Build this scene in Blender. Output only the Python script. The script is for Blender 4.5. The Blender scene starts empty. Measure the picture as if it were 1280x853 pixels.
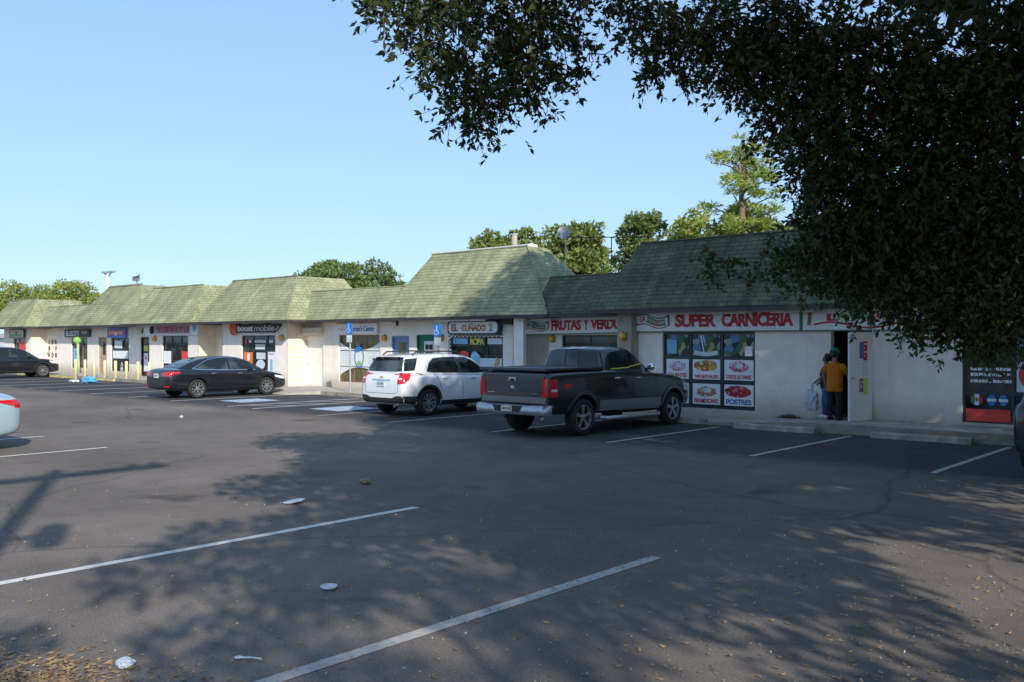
import bpy, bmesh, math, random
import numpy as np
from mathutils import Vector, Matrix
from mathutils.bvhtree import BVHTree
random.seed(11); rng = np.random.default_rng(5)
S = bpy.context.scene; C = S.collection
PI = math.pi; R = math.radians

# ------------------------------------------------------------------ materials
def _nt(name):
    m = bpy.data.materials.new(name); m.use_nodes = True
    nt = m.node_tree; b = nt.nodes['Principled BSDF']
    return m, nt, b
def node(nt, typ, **kw):
    n = nt.nodes.new(typ)
    for k, v in kw.items():
        if k in n.inputs.keys() if hasattr(n.inputs, 'keys') else False: n.inputs[k].default_value = v
        else: setattr(n, k, v)
    return n
def c4(c, s=1.0): return (c[0]*s, c[1]*s, c[2]*s, 1)
def mat(name, col, rough=.6, metal=0, spec=.5, var=.12, scale=6.0, bump=0, bscale=60, coat=0, dirt=0, coord='Object', splash=0):
    m, nt, b = _nt(name)
    L = nt.links
    tc = nt.nodes.new('ShaderNodeTexCoord')
    nz = nt.nodes.new('ShaderNodeTexNoise'); nz.inputs['Scale'].default_value = scale; nz.inputs['Detail'].default_value = 6
    L.new(tc.outputs[coord], nz.inputs['Vector'])
    mx = nt.nodes.new('ShaderNodeMix'); mx.data_type = 'RGBA'
    mx.inputs['A'].default_value = c4(col, 1-var); mx.inputs['B'].default_value = c4(col, 1+var)
    rp = nt.nodes.new('ShaderNodeMapRange'); rp.inputs['From Min'].default_value = .3; rp.inputs['From Max'].default_value = .7
    L.new(nz.outputs['Fac'], rp.inputs['Value']); L.new(rp.outputs['Result'], mx.inputs['Factor'])
    out = mx.outputs['Result']
    if dirt:
        n2 = nt.nodes.new('ShaderNodeTexNoise'); n2.inputs['Scale'].default_value = 1.1; n2.inputs['Detail'].default_value = 8; n2.inputs['Roughness'].default_value = .7
        mp = nt.nodes.new('ShaderNodeMapping'); mp.inputs['Scale'].default_value = (1.6, 1.6, .35)
        L.new(tc.outputs[coord], mp.inputs['Vector']); L.new(mp.outputs['Vector'], n2.inputs['Vector'])
        r2 = nt.nodes.new('ShaderNodeMapRange'); r2.inputs['From Min'].default_value = .5; r2.inputs['From Max'].default_value = .75
        r2.inputs['To Max'].default_value = dirt
        L.new(n2.outputs['Fac'], r2.inputs['Value'])
        m2 = nt.nodes.new('ShaderNodeMix'); m2.data_type = 'RGBA'; m2.inputs['B'].default_value = c4(col, .45)
        L.new(r2.outputs['Result'], m2.inputs['Factor']); L.new(out, m2.inputs['A']); out = m2.outputs['Result']
    if splash:
        sz = nt.nodes.new('ShaderNodeSeparateXYZ'); L.new(tc.outputs[coord], sz.inputs[0])
        n4 = nt.nodes.new('ShaderNodeTexNoise'); n4.inputs['Scale'].default_value = 2.2; n4.inputs['Detail'].default_value = 7; n4.inputs['Roughness'].default_value = .7; L.new(tc.outputs[coord], n4.inputs['Vector'])
        s1 = nt.nodes.new('ShaderNodeMath'); s1.operation = 'MULTIPLY_ADD'; s1.inputs[1].default_value = -.9; L.new(n4.outputs['Fac'], s1.inputs[0]); L.new(sz.outputs['Z'], s1.inputs[2])
        r4 = nt.nodes.new('ShaderNodeMapRange'); r4.inputs['From Min'].default_value = .35; r4.inputs['From Max'].default_value = -.3; r4.inputs['To Max'].default_value = splash; L.new(s1.outputs[0], r4.inputs['Value'])
        m4 = nt.nodes.new('ShaderNodeMix'); m4.data_type = 'RGBA'; m4.inputs['B'].default_value = (col[0]*.38, col[1]*.34, col[2]*.28, 1); L.new(r4.outputs['Result'], m4.inputs['Factor']); L.new(out, m4.inputs['A']); out = m4.outputs['Result']
    L.new(out, b.inputs['Base Color'])
    b.inputs['Roughness'].default_value = rough; b.inputs['Metallic'].default_value = metal
    b.inputs['Specular IOR Level'].default_value = spec
    b.inputs['Coat Weight'].default_value = coat; b.inputs['Coat Roughness'].default_value = .04
    if bump:
        n3 = nt.nodes.new('ShaderNodeTexNoise'); n3.inputs['Scale'].default_value = bscale; n3.inputs['Detail'].default_value = 3
        L.new(tc.outputs[coord], n3.inputs['Vector'])
        bp = nt.nodes.new('ShaderNodeBump'); bp.inputs['Strength'].default_value = bump; bp.inputs['Distance'].default_value = .01
        L.new(n3.outputs['Fac'], bp.inputs['Height']); L.new(bp.outputs['Normal'], b.inputs['Normal'])
    return m
def shingle_mat(name, c1, c2, mortar):
    m, nt, b = _nt(name); L = nt.links
    tc = nt.nodes.new('ShaderNodeTexCoord')
    br = nt.nodes.new('ShaderNodeTexBrick')
    br.inputs['Color1'].default_value = c4(c1); br.inputs['Color2'].default_value = c4(c2); br.inputs['Mortar'].default_value = c4(mortar)
    br.inputs['Scale'].default_value = 1; br.inputs['Mortar Size'].default_value = .012; br.inputs['Mortar Smooth'].default_value = .3
    br.inputs['Brick Width'].default_value = .34; br.inputs['Row Height'].default_value = .15; br.inputs['Bias'].default_value = -.1
    nzw = nt.nodes.new('ShaderNodeTexNoise'); nzw.inputs['Scale'].default_value = 1.5
    L.new(tc.outputs['UV'], nzw.inputs['Vector'])
    va = nt.nodes.new('ShaderNodeMixRGB'); va.blend_type = 'LINEAR_LIGHT'; va.inputs['Fac'].default_value = .02
    L.new(tc.outputs['UV'], va.inputs['Color1']); L.new(nzw.outputs['Color'], va.inputs['Color2'])
    L.new(va.outputs['Color'], br.inputs['Vector'])
    nz = nt.nodes.new('ShaderNodeTexNoise'); nz.inputs['Scale'].default_value = .9; nz.inputs['Detail'].default_value = 8; nz.inputs['Roughness'].default_value = .65
    mp = nt.nodes.new('ShaderNodeMapping'); mp.inputs['Scale'].default_value = (.6, 1.6, 1)
    L.new(tc.outputs['UV'], mp.inputs['Vector']); L.new(mp.outputs['Vector'], nz.inputs['Vector'])
    rp = nt.nodes.new('ShaderNodeMapRange'); rp.inputs['From Min'].default_value = .3; rp.inputs['From Max'].default_value = .72; rp.inputs['To Min'].default_value = .72; rp.inputs['To Max'].default_value = 1.22
    L.new(nz.outputs['Fac'], rp.inputs['Value'])
    # weather streaks running down the slope and a few odd replaced tabs
    m5 = nt.nodes.new('ShaderNodeMapping'); m5.inputs['Scale'].default_value = (2.2, .16, 1); L.new(tc.outputs['UV'], m5.inputs['Vector'])
    n5 = nt.nodes.new('ShaderNodeTexNoise'); n5.inputs['Scale'].default_value = 1; n5.inputs['Detail'].default_value = 6; n5.inputs['Roughness'].default_value = .7; L.new(m5.outputs['Vector'], n5.inputs['Vector'])
    r5 = nt.nodes.new('ShaderNodeMapRange'); r5.inputs['From Min'].default_value = .35; r5.inputs['From Max'].default_value = .68; r5.inputs['To Min'].default_value = .70; r5.inputs['To Max'].default_value = 1.16; L.new(n5.outputs['Fac'], r5.inputs['Value'])
    k5 = nt.nodes.new('ShaderNodeMath'); k5.operation = 'MULTIPLY'; L.new(rp.outputs['Result'], k5.inputs[0]); L.new(r5.outputs['Result'], k5.inputs[1])
    mu = nt.nodes.new('ShaderNodeMix'); mu.data_type = 'RGBA'; mu.blend_type = 'MULTIPLY'; mu.inputs['Factor'].default_value = 1
    L.new(br.outputs['Color'], mu.inputs['A']); L.new(k5.outputs[0], mu.inputs['B'])
    L.new(mu.outputs['Result'], b.inputs['Base Color']); b.inputs['Roughness'].default_value = .95; b.inputs['Specular IOR Level'].default_value = .04
    bp = nt.nodes.new('ShaderNodeBump'); bp.inputs['Strength'].default_value = .8; bp.inputs['Distance'].default_value = .03
    L.new(br.outputs['Fac'], bp.inputs['Height']); bp.invert = True; L.new(bp.outputs['Normal'], b.inputs['Normal'])
    return m
def asphalt_mat(name, col):
    m, nt, b = _nt(name); L = nt.links
    tc = nt.nodes.new('ShaderNodeTexCoord')
    def nz(scale, det, rough=.5):
        n = nt.nodes.new('ShaderNodeTexNoise'); n.inputs['Scale'].default_value = scale; n.inputs['Detail'].default_value = det; n.inputs['Roughness'].default_value = rough
        L.new(tc.outputs['Object'], n.inputs['Vector']); return n
    a, d, e = nz(.16, 7, .6), nz(55, 4), nz(1.7, 8, .7)
    def mr(n, f0, f1, t0, t1):
        r = nt.nodes.new('ShaderNodeMapRange'); r.inputs['From Min'].default_value = f0; r.inputs['From Max'].default_value = f1; r.inputs['To Min'].default_value = t0; r.inputs['To Max'].default_value = t1
        L.new(n.outputs['Fac'], r.inputs['Value']); return r.outputs['Result']
    def mul(x, y):
        k = nt.nodes.new('ShaderNodeMath'); k.operation = 'MULTIPLY'; L.new(x, k.inputs[0]); L.new(y, k.inputs[1]); return k.outputs[0]
    # driving aisle a little browner, stalls darker blue grey: tint by world y
    sp = nt.nodes.new('ShaderNodeSeparateXYZ'); L.new(tc.outputs['Object'], sp.inputs[0])
    ad = nt.nodes.new('ShaderNodeMath'); ad.operation = 'ADD'; L.new(sp.outputs['Y'], ad.inputs[0])
    wv = nt.nodes.new('ShaderNodeMath'); wv.operation = 'MULTIPLY'; wv.inputs[1].default_value = 1.2; L.new(a.outputs['Fac'], wv.inputs[0]); L.new(wv.outputs[0], ad.inputs[1])
    st = nt.nodes.new('ShaderNodeMapRange'); st.inputs['From Min'].default_value = 14.9; st.inputs['From Max'].default_value = 15.8; L.new(ad.outputs[0], st.inputs['Value'])
    mx = nt.nodes.new('ShaderNodeMix'); mx.data_type = 'RGBA'; mx.inputs['A'].default_value = c4(col); mx.inputs['B'].default_value = (.085, .082, .082, 1)
    L.new(st.outputs['Result'], mx.inputs['Factor'])
    f = mul(mul(mr(a, .3, .7, .8, 1.18), mr(d, .25, .75, .72, 1.3)), mr(e, .3, .7, .86, 1.12))
    # oil drips and darker worn patches, pale exposed stone
    o1 = nz(.75, 3, .5); f = mul(f, mr(o1, .66, .74, 1, .62))
    o2 = nz(.33, 9, .75); f = mul(f, mr(o2, .35, .62, .84, 1.10))
    vs = nt.nodes.new('ShaderNodeTexVoronoi'); vs.inputs['Scale'].default_value = 75; L.new(tc.outputs['Object'], vs.inputs['Vector'])
    vm = nt.nodes.new('ShaderNodeMapRange'); vm.inputs['From Min'].default_value = .05; vm.inputs['From Max'].default_value = .30; vm.inputs['To Min'].default_value = 1.5; vm.inputs['To Max'].default_value = .92; L.new(vs.outputs['Distance'], vm.inputs['Value']); f = mul(f, vm.outputs['Result'])
    # thin meandering sealed cracks
    vo = nt.nodes.new('ShaderNodeTexVoronoi'); vo.feature = 'DISTANCE_TO_EDGE'; vo.inputs['Scale'].default_value = .22
    dn = nz(.9, 5)
    ml = nt.nodes.new('ShaderNodeMixRGB'); ml.inputs['Fac'].default_value = .35; L.new(tc.outputs['Object'], ml.inputs['Color1']); L.new(dn.outputs['Color'], ml.inputs['Color2'])
    L.new(ml.outputs['Color'], vo.inputs['Vector'])
    cr = nt.nodes.new('ShaderNodeMapRange'); cr.inputs['From Min'].default_value = .0; cr.inputs['From Max'].default_value = .006; cr.inputs['To Min'].default_value = .72; cr.inputs['To Max'].default_value = 1
    L.new(vo.outputs['Distance'], cr.inputs['Value'])
    f = mul(f, cr.outputs['Result'])
    mu = nt.nodes.new('ShaderNodeMix'); mu.data_type = 'RGBA'; mu.blend_type = 'MULTIPLY'; mu.inputs['Factor'].default_value = 1
    L.new(mx.outputs['Result'], mu.inputs['A']); L.new(f, mu.inputs['B']); L.new(mu.outputs['Result'], b.inputs['Base Color'])
    b.inputs['Roughness'].default_value = .9; b.inputs['Specular IOR Level'].default_value = .06
    bp = nt.nodes.new('ShaderNodeBump'); bp.inputs['Strength'].default_value = .5; bp.inputs['Distance'].default_value = .01
    L.new(d.outputs['Fac'], bp.inputs['Height']); L.new(bp.outputs['Normal'], b.inputs['Normal'])
    return m
def paint_line_mat(name, col, wear=.45):
    m, nt, b = _nt(name); L = nt.links
    tc = nt.nodes.new('ShaderNodeTexCoord')
    n = nt.nodes.new('ShaderNodeTexNoise'); n.inputs['Scale'].default_value = 14; n.inputs['Detail'].default_value = 8; n.inputs['Roughness'].default_value = .75
    L.new(tc.outputs['Object'], n.inputs['Vector'])
    r = nt.nodes.new('ShaderNodeMapRange'); r.inputs['From Min'].default_value = wear; r.inputs['From Max'].default_value = wear+.16
    L.new(n.outputs['Fac'], r.inputs['Value'])
    mx = nt.nodes.new('ShaderNodeMix'); mx.data_type = 'RGBA'; mx.inputs['A'].default_value = c4(col); mx.inputs['B'].default_value = c4(col, .42)
    L.new(r.outputs['Result'], mx.inputs['Factor']); L.new(mx.outputs['Result'], b.inputs['Base Color'])
    b.inputs['Roughness'].default_value = .75
    return m
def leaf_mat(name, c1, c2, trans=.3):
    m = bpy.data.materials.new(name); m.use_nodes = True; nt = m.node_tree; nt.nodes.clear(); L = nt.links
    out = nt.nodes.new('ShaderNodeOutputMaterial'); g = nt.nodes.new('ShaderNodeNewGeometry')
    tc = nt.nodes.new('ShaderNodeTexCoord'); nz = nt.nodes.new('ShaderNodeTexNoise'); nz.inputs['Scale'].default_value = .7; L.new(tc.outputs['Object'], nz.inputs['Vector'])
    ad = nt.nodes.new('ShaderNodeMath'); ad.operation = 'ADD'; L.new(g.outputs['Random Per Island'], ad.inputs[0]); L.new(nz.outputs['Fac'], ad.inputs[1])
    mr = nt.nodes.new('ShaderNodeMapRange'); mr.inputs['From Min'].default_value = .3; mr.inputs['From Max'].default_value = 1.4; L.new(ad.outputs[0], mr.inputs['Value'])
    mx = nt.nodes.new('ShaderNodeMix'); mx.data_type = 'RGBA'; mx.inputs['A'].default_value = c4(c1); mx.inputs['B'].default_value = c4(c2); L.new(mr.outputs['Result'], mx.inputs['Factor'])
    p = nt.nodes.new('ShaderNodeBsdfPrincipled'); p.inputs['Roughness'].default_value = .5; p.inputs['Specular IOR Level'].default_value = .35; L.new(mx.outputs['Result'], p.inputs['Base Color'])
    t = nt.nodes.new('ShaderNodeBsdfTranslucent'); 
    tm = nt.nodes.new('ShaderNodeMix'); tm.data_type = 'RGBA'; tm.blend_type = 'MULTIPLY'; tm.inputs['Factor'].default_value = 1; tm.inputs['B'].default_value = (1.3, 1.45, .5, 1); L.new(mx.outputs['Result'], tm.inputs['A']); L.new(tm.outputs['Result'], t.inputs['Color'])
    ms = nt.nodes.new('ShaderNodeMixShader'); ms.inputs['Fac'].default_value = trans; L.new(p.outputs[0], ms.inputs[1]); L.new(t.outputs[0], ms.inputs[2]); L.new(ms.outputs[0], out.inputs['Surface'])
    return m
def speckle_mat(name, cols, scale=14):
    m, nt, b = _nt(name); L = nt.links
    tc = nt.nodes.new('ShaderNodeTexCoord'); v = nt.nodes.new('ShaderNodeTexVoronoi'); v.inputs['Scale'].default_value = scale; L.new(tc.outputs['Object'], v.inputs['Vector'])
    sp = nt.nodes.new('ShaderNodeSeparateColor'); L.new(v.outputs['Color'], sp.inputs[0])
    cr = nt.nodes.new('ShaderNodeValToRGB'); cr.color_ramp.interpolation = 'CONSTANT'
    els = cr.color_ramp.elements
    while len(els) < len(cols): els.new(.5)
    for i, c in enumerate(cols): els[i].position = i/len(cols); els[i].color = c4(c)
    L.new(sp.outputs[0], cr.inputs['Fac']); L.new(cr.outputs['Color'], b.inputs['Base Color']); b.inputs['Roughness'].default_value = .5
    return m
def glass_mat(name, col=(.012, .014, .016), col2=(.06, .07, .075), rough=.04, scale=1.3):
    m, nt, b = _nt(name); L = nt.links
    tc = nt.nodes.new('ShaderNodeTexCoord'); n = nt.nodes.new('ShaderNodeTexNoise'); n.inputs['Scale'].default_value = scale; n.inputs['Detail'].default_value = 3
    L.new(tc.outputs['Object'], n.inputs['Vector'])
    r = nt.nodes.new('ShaderNodeMapRange'); r.inputs['From Min'].default_value = .45; r.inputs['From Max'].default_value = .62; L.new(n.outputs['Fac'], r.inputs['Value'])
    mx = nt.nodes.new('ShaderNodeMix'); mx.data_type = 'RGBA'; mx.inputs['A'].default_value = c4(col); mx.inputs['B'].default_value = c4(col2); L.new(r.outputs['Result'], mx.inputs['Factor'])
    L.new(mx.outputs['Result'], b.inputs['Base Color']); b.inputs['Roughness'].default_value = rough; b.inputs['IOR'].default_value = 1.5
    return m

M = {}
M['stucco'] = mat('stucco', (.93, .845, .75), .9, spec=.2, var=.07, scale=2.2, bump=.5, bscale=45, dirt=.22, splash=.75)
M['stucco_tan'] = mat('stucco_tan', (.88, .77, .58), .9, spec=.2, var=.08, scale=3, bump=.3, dirt=.18)
M['siding_tan'] = mat('siding_tan', (.50, .43, .35), .85, spec=.2, var=.08, dirt=.2)
M['pier_tan'] = mat('pier_tan', (.42, .35, .28), .9, spec=.2, var=.1, dirt=.2)
M['shingle'] = shingle_mat('green_shingles', (.385, .39, .235), (.325, .335, .195), (.24, .25, .145))
M['shingle_tree_shade'] = shingle_mat('green_shingles_tree_shade', (.15, .168, .108), (.115, .13, .083), (.08, .092, .058))  # shingle colour darkened to carry the tree shade on the right-hand roofs
M['fascia'] = mat('fascia_dark', (.05, .045, .04), .7, var=.2)
M['soffit'] = mat('soffit', (.32, .25, .18), .85, var=.15)
M['drip'] = mat('drip_edge', (.55, .55, .52), .5, var=.1)
M['asphalt'] = asphalt_mat('asphalt', (.198, .168, .143))
M['concrete'] = mat('concrete', (.47, .43, .36), .9, spec=.2, var=.14, scale=3.5, bump=.3, bscale=90, dirt=.3)
M['kerb'] = mat('kerb_concrete', (.31, .275, .22), .9, spec=.2, var=.25, scale=4, bump=.3, dirt=.35)
M['stop'] = mat('wheel_stop', (.36, .33, .28), .95, spec=.15, var=.3, scale=5, bump=.6, bscale=35, dirt=.6)
M['kerb_y'] = mat('kerb_yellow', (.62, .52, .22), .85, spec=.2, var=.25, scale=5, dirt=.4)
M['yellow'] = mat('bollard_yellow', (.82, .72, .36), .6, var=.12, dirt=.2)
M['line'] = paint_line_mat('line_white', (.70, .68, .61), .54)
M['line_old'] = paint_line_mat('line_worn', (.46, .44, .39), .5)
M['blue_ground'] = paint_line_mat('blue_faded', (.42, .52, .62), .5)
M['ground'] = mat('soil_grass', (.10, .11, .05), .95, var=.35, scale=.6)
M['white'] = mat('white_paint', (.80, .80, .78), .5, var=.03)
M['white_sign'] = mat('sign_white', (.85, .86, .86), .35, var=.03, dirt=.06)
M['cream'] = mat('cream', (.70, .64, .50), .6, var=.06)
M['black'] = mat('black_paint', (.015, .015, .016), .45, var=.2)
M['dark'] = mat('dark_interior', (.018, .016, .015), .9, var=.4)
M['rubber'] = mat('rubber', (.018, .018, .019), .8, var=.2)
M['frame_dk'] = mat('window_frame_dark', (.03, .045, .05), .45, var=.1)
M['frame_br'] = mat('window_frame_bronze', (.20, .15, .10), .5, var=.1)
M['alu'] = mat('aluminium', (.55, .56, .57), .35, metal=.7, var=.08)
M['steel'] = mat('galvanised', (.48, .49, .50), .5, metal=.5, var=.1)
M['bumper'] = mat('bumper_chrome', (.42, .43, .46), .3, metal=.85, var=.1, dirt=.3)
M['chrome'] = mat('chrome', (.75, .76, .78), .12, metal=1, var=.03)
M['glass'] = glass_mat('shop_glass')
M['glass_lt'] = glass_mat('shop_glass_grey', (.05, .055, .05), (.16, .15, .12), scale=2.5)
M['glass_brown'] = glass_mat('shop_glass_brown', (.13, .10, .05), (.24, .19, .10), .12, 3)
M['car_glass'] = glass_mat('car_glass', (.014, .018, .020), (.075, .095, .10), .03, 1.1)
M['red'] = mat('sign_red', (.56, .02, .035), .45, var=.05)
M['red_bright'] = mat('red_bright', (.75, .05, .035), .4, var=.05)
M['green'] = mat('sign_green', (.05, .25, .10), .45, var=.06)
M['green_frame'] = mat('sign_frame_green', (.10, .21, .15), .5, var=.1)
M['blue'] = mat('sign_blue', (.02, .20, .62), .4, var=.04)
M['blue_text'] = mat('sign_blue_text', (.07, .13, .42), .45, var=.04)
M['lime'] = mat('lime_green', (.25, .58, .12), .4, var=.12)
M['lime_pale'] = mat('lime_pale', (.42, .55, .30), .5, var=.08)
M['orange'] = mat('orange', (.82, .20, .03), .45, var=.05)
M['orange_cloth'] = mat('orange_cloth', (.52, .155, .018), .95, spec=.1, var=.12, scale=8, bump=.3, bscale=40)
M['pink'] = mat('pink_sign', (.60, .42, .46), .5, var=.1, scale=12)
M['maroon'] = mat('maroon', (.33, .05, .12), .5, var=.1)
M['brown_text'] = mat('brown_text', (.34, .14, .06), .5, var=.2)
M['neon'] = mat('ropa_yellow', (.62, .66, .08), .4, var=.1)
M['skyblue'] = mat('poster_blue', (.22, .48, .72), .4, var=.15, scale=5)
M['blue_door'] = mat('blue_door', (.16, .27, .45), .6, var=.1)
M['green_door'] = mat('green_door', (.02, .16, .09), .6, var=.1)
M['brown_door'] = mat('brown_door', (.42, .30, .21), .6, var=.1)
M['tan'] = mat('tan', (.55, .36, .18), .6, var=.2, scale=9)
M['amber'] = mat('lamp_amber', (.80, .42, .05), .35, var=.12)
M['skin'] = mat('skin', (.30, .16, .10), .6, var=.05)
M['hair'] = mat('hair', (.012, .010, .009), .6, var=.2)
M['cap_green'] = mat('cap_green', (.02, .22, .09), .8, var=.1)
M['trousers'] = mat('trousers_black', (.014, .014, .017), .9, var=.2)
M['jeans'] = mat('jeans', (.06, .11, .30), .9, var=.15, scale=20)
M['navy'] = mat('navy_cloth', (.02, .025, .06), .9, var=.15)
M['bag'] = mat('plastic_bag', (.46, .51, .55), .3, var=.14, scale=16, bump=.6, bscale=18)
M['bag_blue'] = mat('plastic_bag_blue', (.10, .42, .70), .3, var=.2, scale=14, bump=.6, bscale=18)
M['bark'] = mat('bark', (.075, .06, .045), .95, var=.3, scale=8, bump=.8, bscale=20)
M['bark_pine'] = mat('bark_pine', (.17, .12, .08), .95, var=.3, scale=8)
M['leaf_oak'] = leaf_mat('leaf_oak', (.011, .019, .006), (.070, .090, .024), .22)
M['leaf_a'] = leaf_mat('leaf_bg_a', (.10, .135, .035), (.27, .31, .10), .35)
M['leaf_b'] = leaf_mat('leaf_bg_b', (.17, .205, .05), (.40, .43, .13), .4)
M['leaf_c'] = leaf_mat('leaf_bg_c', (.085, .125, .045), (.22, .27, .10), .35)
M['leaf_pine'] = leaf_mat('leaf_pine', (.20, .25, .05), (.44, .48, .13), .4)
M['litter'] = leaf_mat('leaf_litter', (.13, .075, .035), (.40, .27, .14), .1)
M['litter_pale'] = leaf_mat('litter_pale', (.16, .12, .09), (.55, .50, .42), .05)
M['paper'] = mat('paper_white', (.78, .79, .80), .6, var=.06)
M['meat'] = speckle_mat('poster_meat', [(.55, .12, .16), (.75, .45, .45), (.42, .06, .10), (.8, .62, .62), (.62, .25, .3)], 16)
M['ham'] = speckle_mat('poster_ham', [(.66, .38, .46), (.72, .5, .6), (.55, .18, .22), (.72, .62, .72), (.6, .3, .36)], 18)
M['fruit'] = speckle_mat('poster_fruit', [(.7, .6, .06), (.75, .3, .05), (.25, .4, .05), (.6, .07, .05), (.8, .65, .35), (.12, .2, .05)], 17)
M['bread'] = speckle_mat('poster_bread', [(.45, .2, .1), (.6, .36, .2), (.32, .13, .08), (.66, .5, .4)], 15)
M['berries'] = speckle_mat('poster_berries', [(.45, .02, .04), (.62, .05, .07), (.3, .01, .02), (.7, .2, .22)], 15)
M['goods'] = speckle_mat('window_goods', [(.03, .05, .05), (.30, .34, .30), (.05, .14, .06), (.10, .22, .42), (.4, .36, .12), (.02, .02, .02), (.02, .02, .02), (.03, .04, .03)], 5)
M['pale_poster'] = mat('poster_pale', (.62, .70, .74), .4, var=.12, scale=7)
M['frost'] = mat('frosted_film', (.78, .78, .76), .5, var=.03)
M['tail'] = mat('tail_lamp', (.55, .012, .02), .12, var=.2, scale=9, coat=.6)
M['tail_w'] = mat('lamp_clear', (.7, .7, .7), .12, var=.1, coat=.5)
M['rim'] = mat('alloy', (.52, .53, .54), .28, metal=.8, var=.06)
M['disc'] = mat('brake_dark', (.03, .03, .032), .6, var=.2)
def paint(name, c, rough=.28): return mat(name, c, rough, var=.02, scale=2, coat=.9, spec=.5)
M['p_black'] = paint('car_black', (.007, .008, .011))
M['p_white'] = paint('car_white', (.78, .79, .80))
M['p_grey'] = paint('truck_grey', (.048, .049, .052), .28)
M['p_darkgrey'] = paint('truck_side', (.012, .0125, .0125), .26)
M['p_pewter'] = paint('truck_cladding', (.20, .19, .18), .35)
M['p_silver'] = paint('car_silver', (.30, .40, .44), .3)
M['p_navy'] = paint('car_navy', (.006, .007, .014))
M['plast'] = mat('plastic_black', (.028, .028, .030), .6, var=.15)
M['plate'] = mat('licence_plate', (.62, .66, .62), .5, var=.15, scale=18)
M['disherie'] = mat('dish_grey', (.22, .25, .29), .5, var=.08)
M['green_letter'] = mat('green_letter', (.12, .42, .16), .45, var=.06)

# ------------------------------------------------------------------ mesh helpers
class MB:
    def __init__(s): s.v = []; s.f = []; s.m = []
    def add(s, vs, fs, mi=0):
        o = len(s.v); s.v += [tuple(p) for p in vs]
        for f in fs: s.f.append([o+i for i in f]); s.m.append(mi)
    def box(s, x0, x1, y0, y1, z0, z1, mi=0):
        if x0 > x1: x0, x1 = x1, x0
        if y0 > y1: y0, y1 = y1, y0
        if z0 > z1: z0, z1 = z1, z0
        s.add([(x0,y0,z0),(x1,y0,z0),(x1,y1,z0),(x0,y1,z0),(x0,y0,z1),(x1,y0,z1),(x1,y1,z1),(x0,y1,z1)],
              [(0,3,2,1),(4,5,6,7),(0,1,5,4),(1,2,6,5),(2,3,7,6),(3,0,4,7)], mi)
    def poly(s, pts, mi=0): s.add(pts, [list(range(len(pts)))], mi)
    def tube(s, pts, rs, n=8, mi=0, cap=True):
        pts = [Vector(p) for p in pts]
        if not hasattr(rs, '__len__'): rs = [rs]*len(pts)
        rings = []
        t0 = (pts[1]-pts[0]).normalized(); up = Vector((0,0,1)) if abs(t0.z) < .9 else Vector((1,0,0))
        nx = t0.cross(up).normalized()
        for i, p in enumerate(pts):
            t = (pts[min(i+1, len(pts)-1)]-pts[max(i-1, 0)]).normalized()
            nx = (nx - t*nx.dot(t)).normalized(); ny = t.cross(nx)
            rings.append([p+(nx*math.cos(2*PI*k/n)+ny*math.sin(2*PI*k/n))*rs[i] for k in range(n)])
        vs = [p for r in rings for p in r]; fs = []
        for i in range(len(pts)-1):
            for k in range(n): fs.append((i*n+k, i*n+(k+1)%n, (i+1)*n+(k+1)%n, (i+1)*n+k))
        if cap: fs.append(list(range(n))[::-1]); fs.append([(len(pts)-1)*n+k for k in range(n)])
        s.add(vs, fs, mi)
    def lathe(s, c, prof, axis='z', n=16, mi=0, cap=True):
        # prof: (radius, height along axis)
        vs = []
        for r, h in prof:
            for k in range(n):
                a = 2*PI*k/n; p, q = r*math.cos(a), r*math.sin(a)
                d = {'z': (p, q, h), 'x': (h, p, q), 'y': (q, h, p)}[axis]
                vs.append((c[0]+d[0], c[1]+d[1], c[2]+d[2]))
        fs = []
        for i in range(len(prof)-1):
            for k in range(n): fs.append((i*n+k, i*n+(k+1)%n, (i+1)*n+(k+1)%n, (i+1)*n+k))
        if cap: fs.append(list(range(n))[::-1]); fs.append([(len(prof)-1)*n+k for k in range(n)])
        s.add(vs, fs, mi)
    def build(s, name, mats, parent=None, smooth=False, bevel=0, loc=None):
        if not isinstance(mats, (list, tuple)): mats = [mats]
        vs = s.v
        if parent is not None and not parent.get('_local'):
            L = parent.get('_w', (0,0,0)); vs = [(x-L[0], y-L[1], z-L[2]) for x, y, z in vs]
        elif parent is None:
            if loc is None:
                xs = [p[0] for p in vs]; ys = [p[1] for p in vs]; zs = [p[2] for p in vs]
                loc = ((min(xs)+max(xs))/2, (min(ys)+max(ys))/2, min(zs))
            vs = [(x-loc[0], y-loc[1], z-loc[2]) for x, y, z in vs]
        me = bpy.data.meshes.new(name); me.from_pydata(vs, [], s.f)
        for m in mats: me.materials.append(m)
        me.polygons.foreach_set('material_index', s.m)
        if smooth: me.polygons.foreach_set('use_smooth', [True]*len(me.polygons))
        me.update()
        if len(me.loops) < 60000:
            uv = me.uv_layers.new(name='UVMap')
            for p in me.polygons:
                n = p.normal
                t = Vector((0,0,1)).cross(n)
                t = t.normalized() if t.length > .05 else Vector((1,0,0))
                b = n.cross(t)
                for li in p.loop_indices:
                    co = me.vertices[me.loops[li].vertex_index].co
                    uv.data[li].uv = (co.dot(t), co.dot(b))
        o = bpy.data.objects.new(name, me); C.objects.link(o)
        if parent is not None:
            o.parent = parent
            if parent.type == 'MESH' and not parent.get('_local'): o['_w'] = parent.get('_w', (0,0,0))
            if parent.get('_local'): o['_local'] = 1
            elif '_w' not in o: o['_w'] = parent.get('_w', (0,0,0))
        else:
            o.location = loc; o['_w'] = loc
        if bevel:
            bm = o.modifiers.new('bevel', 'BEVEL'); bm.width = bevel; bm.segments = 2; bm.limit_method = 'ANGLE'; bm.angle_limit = R(40)
        return o
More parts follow.
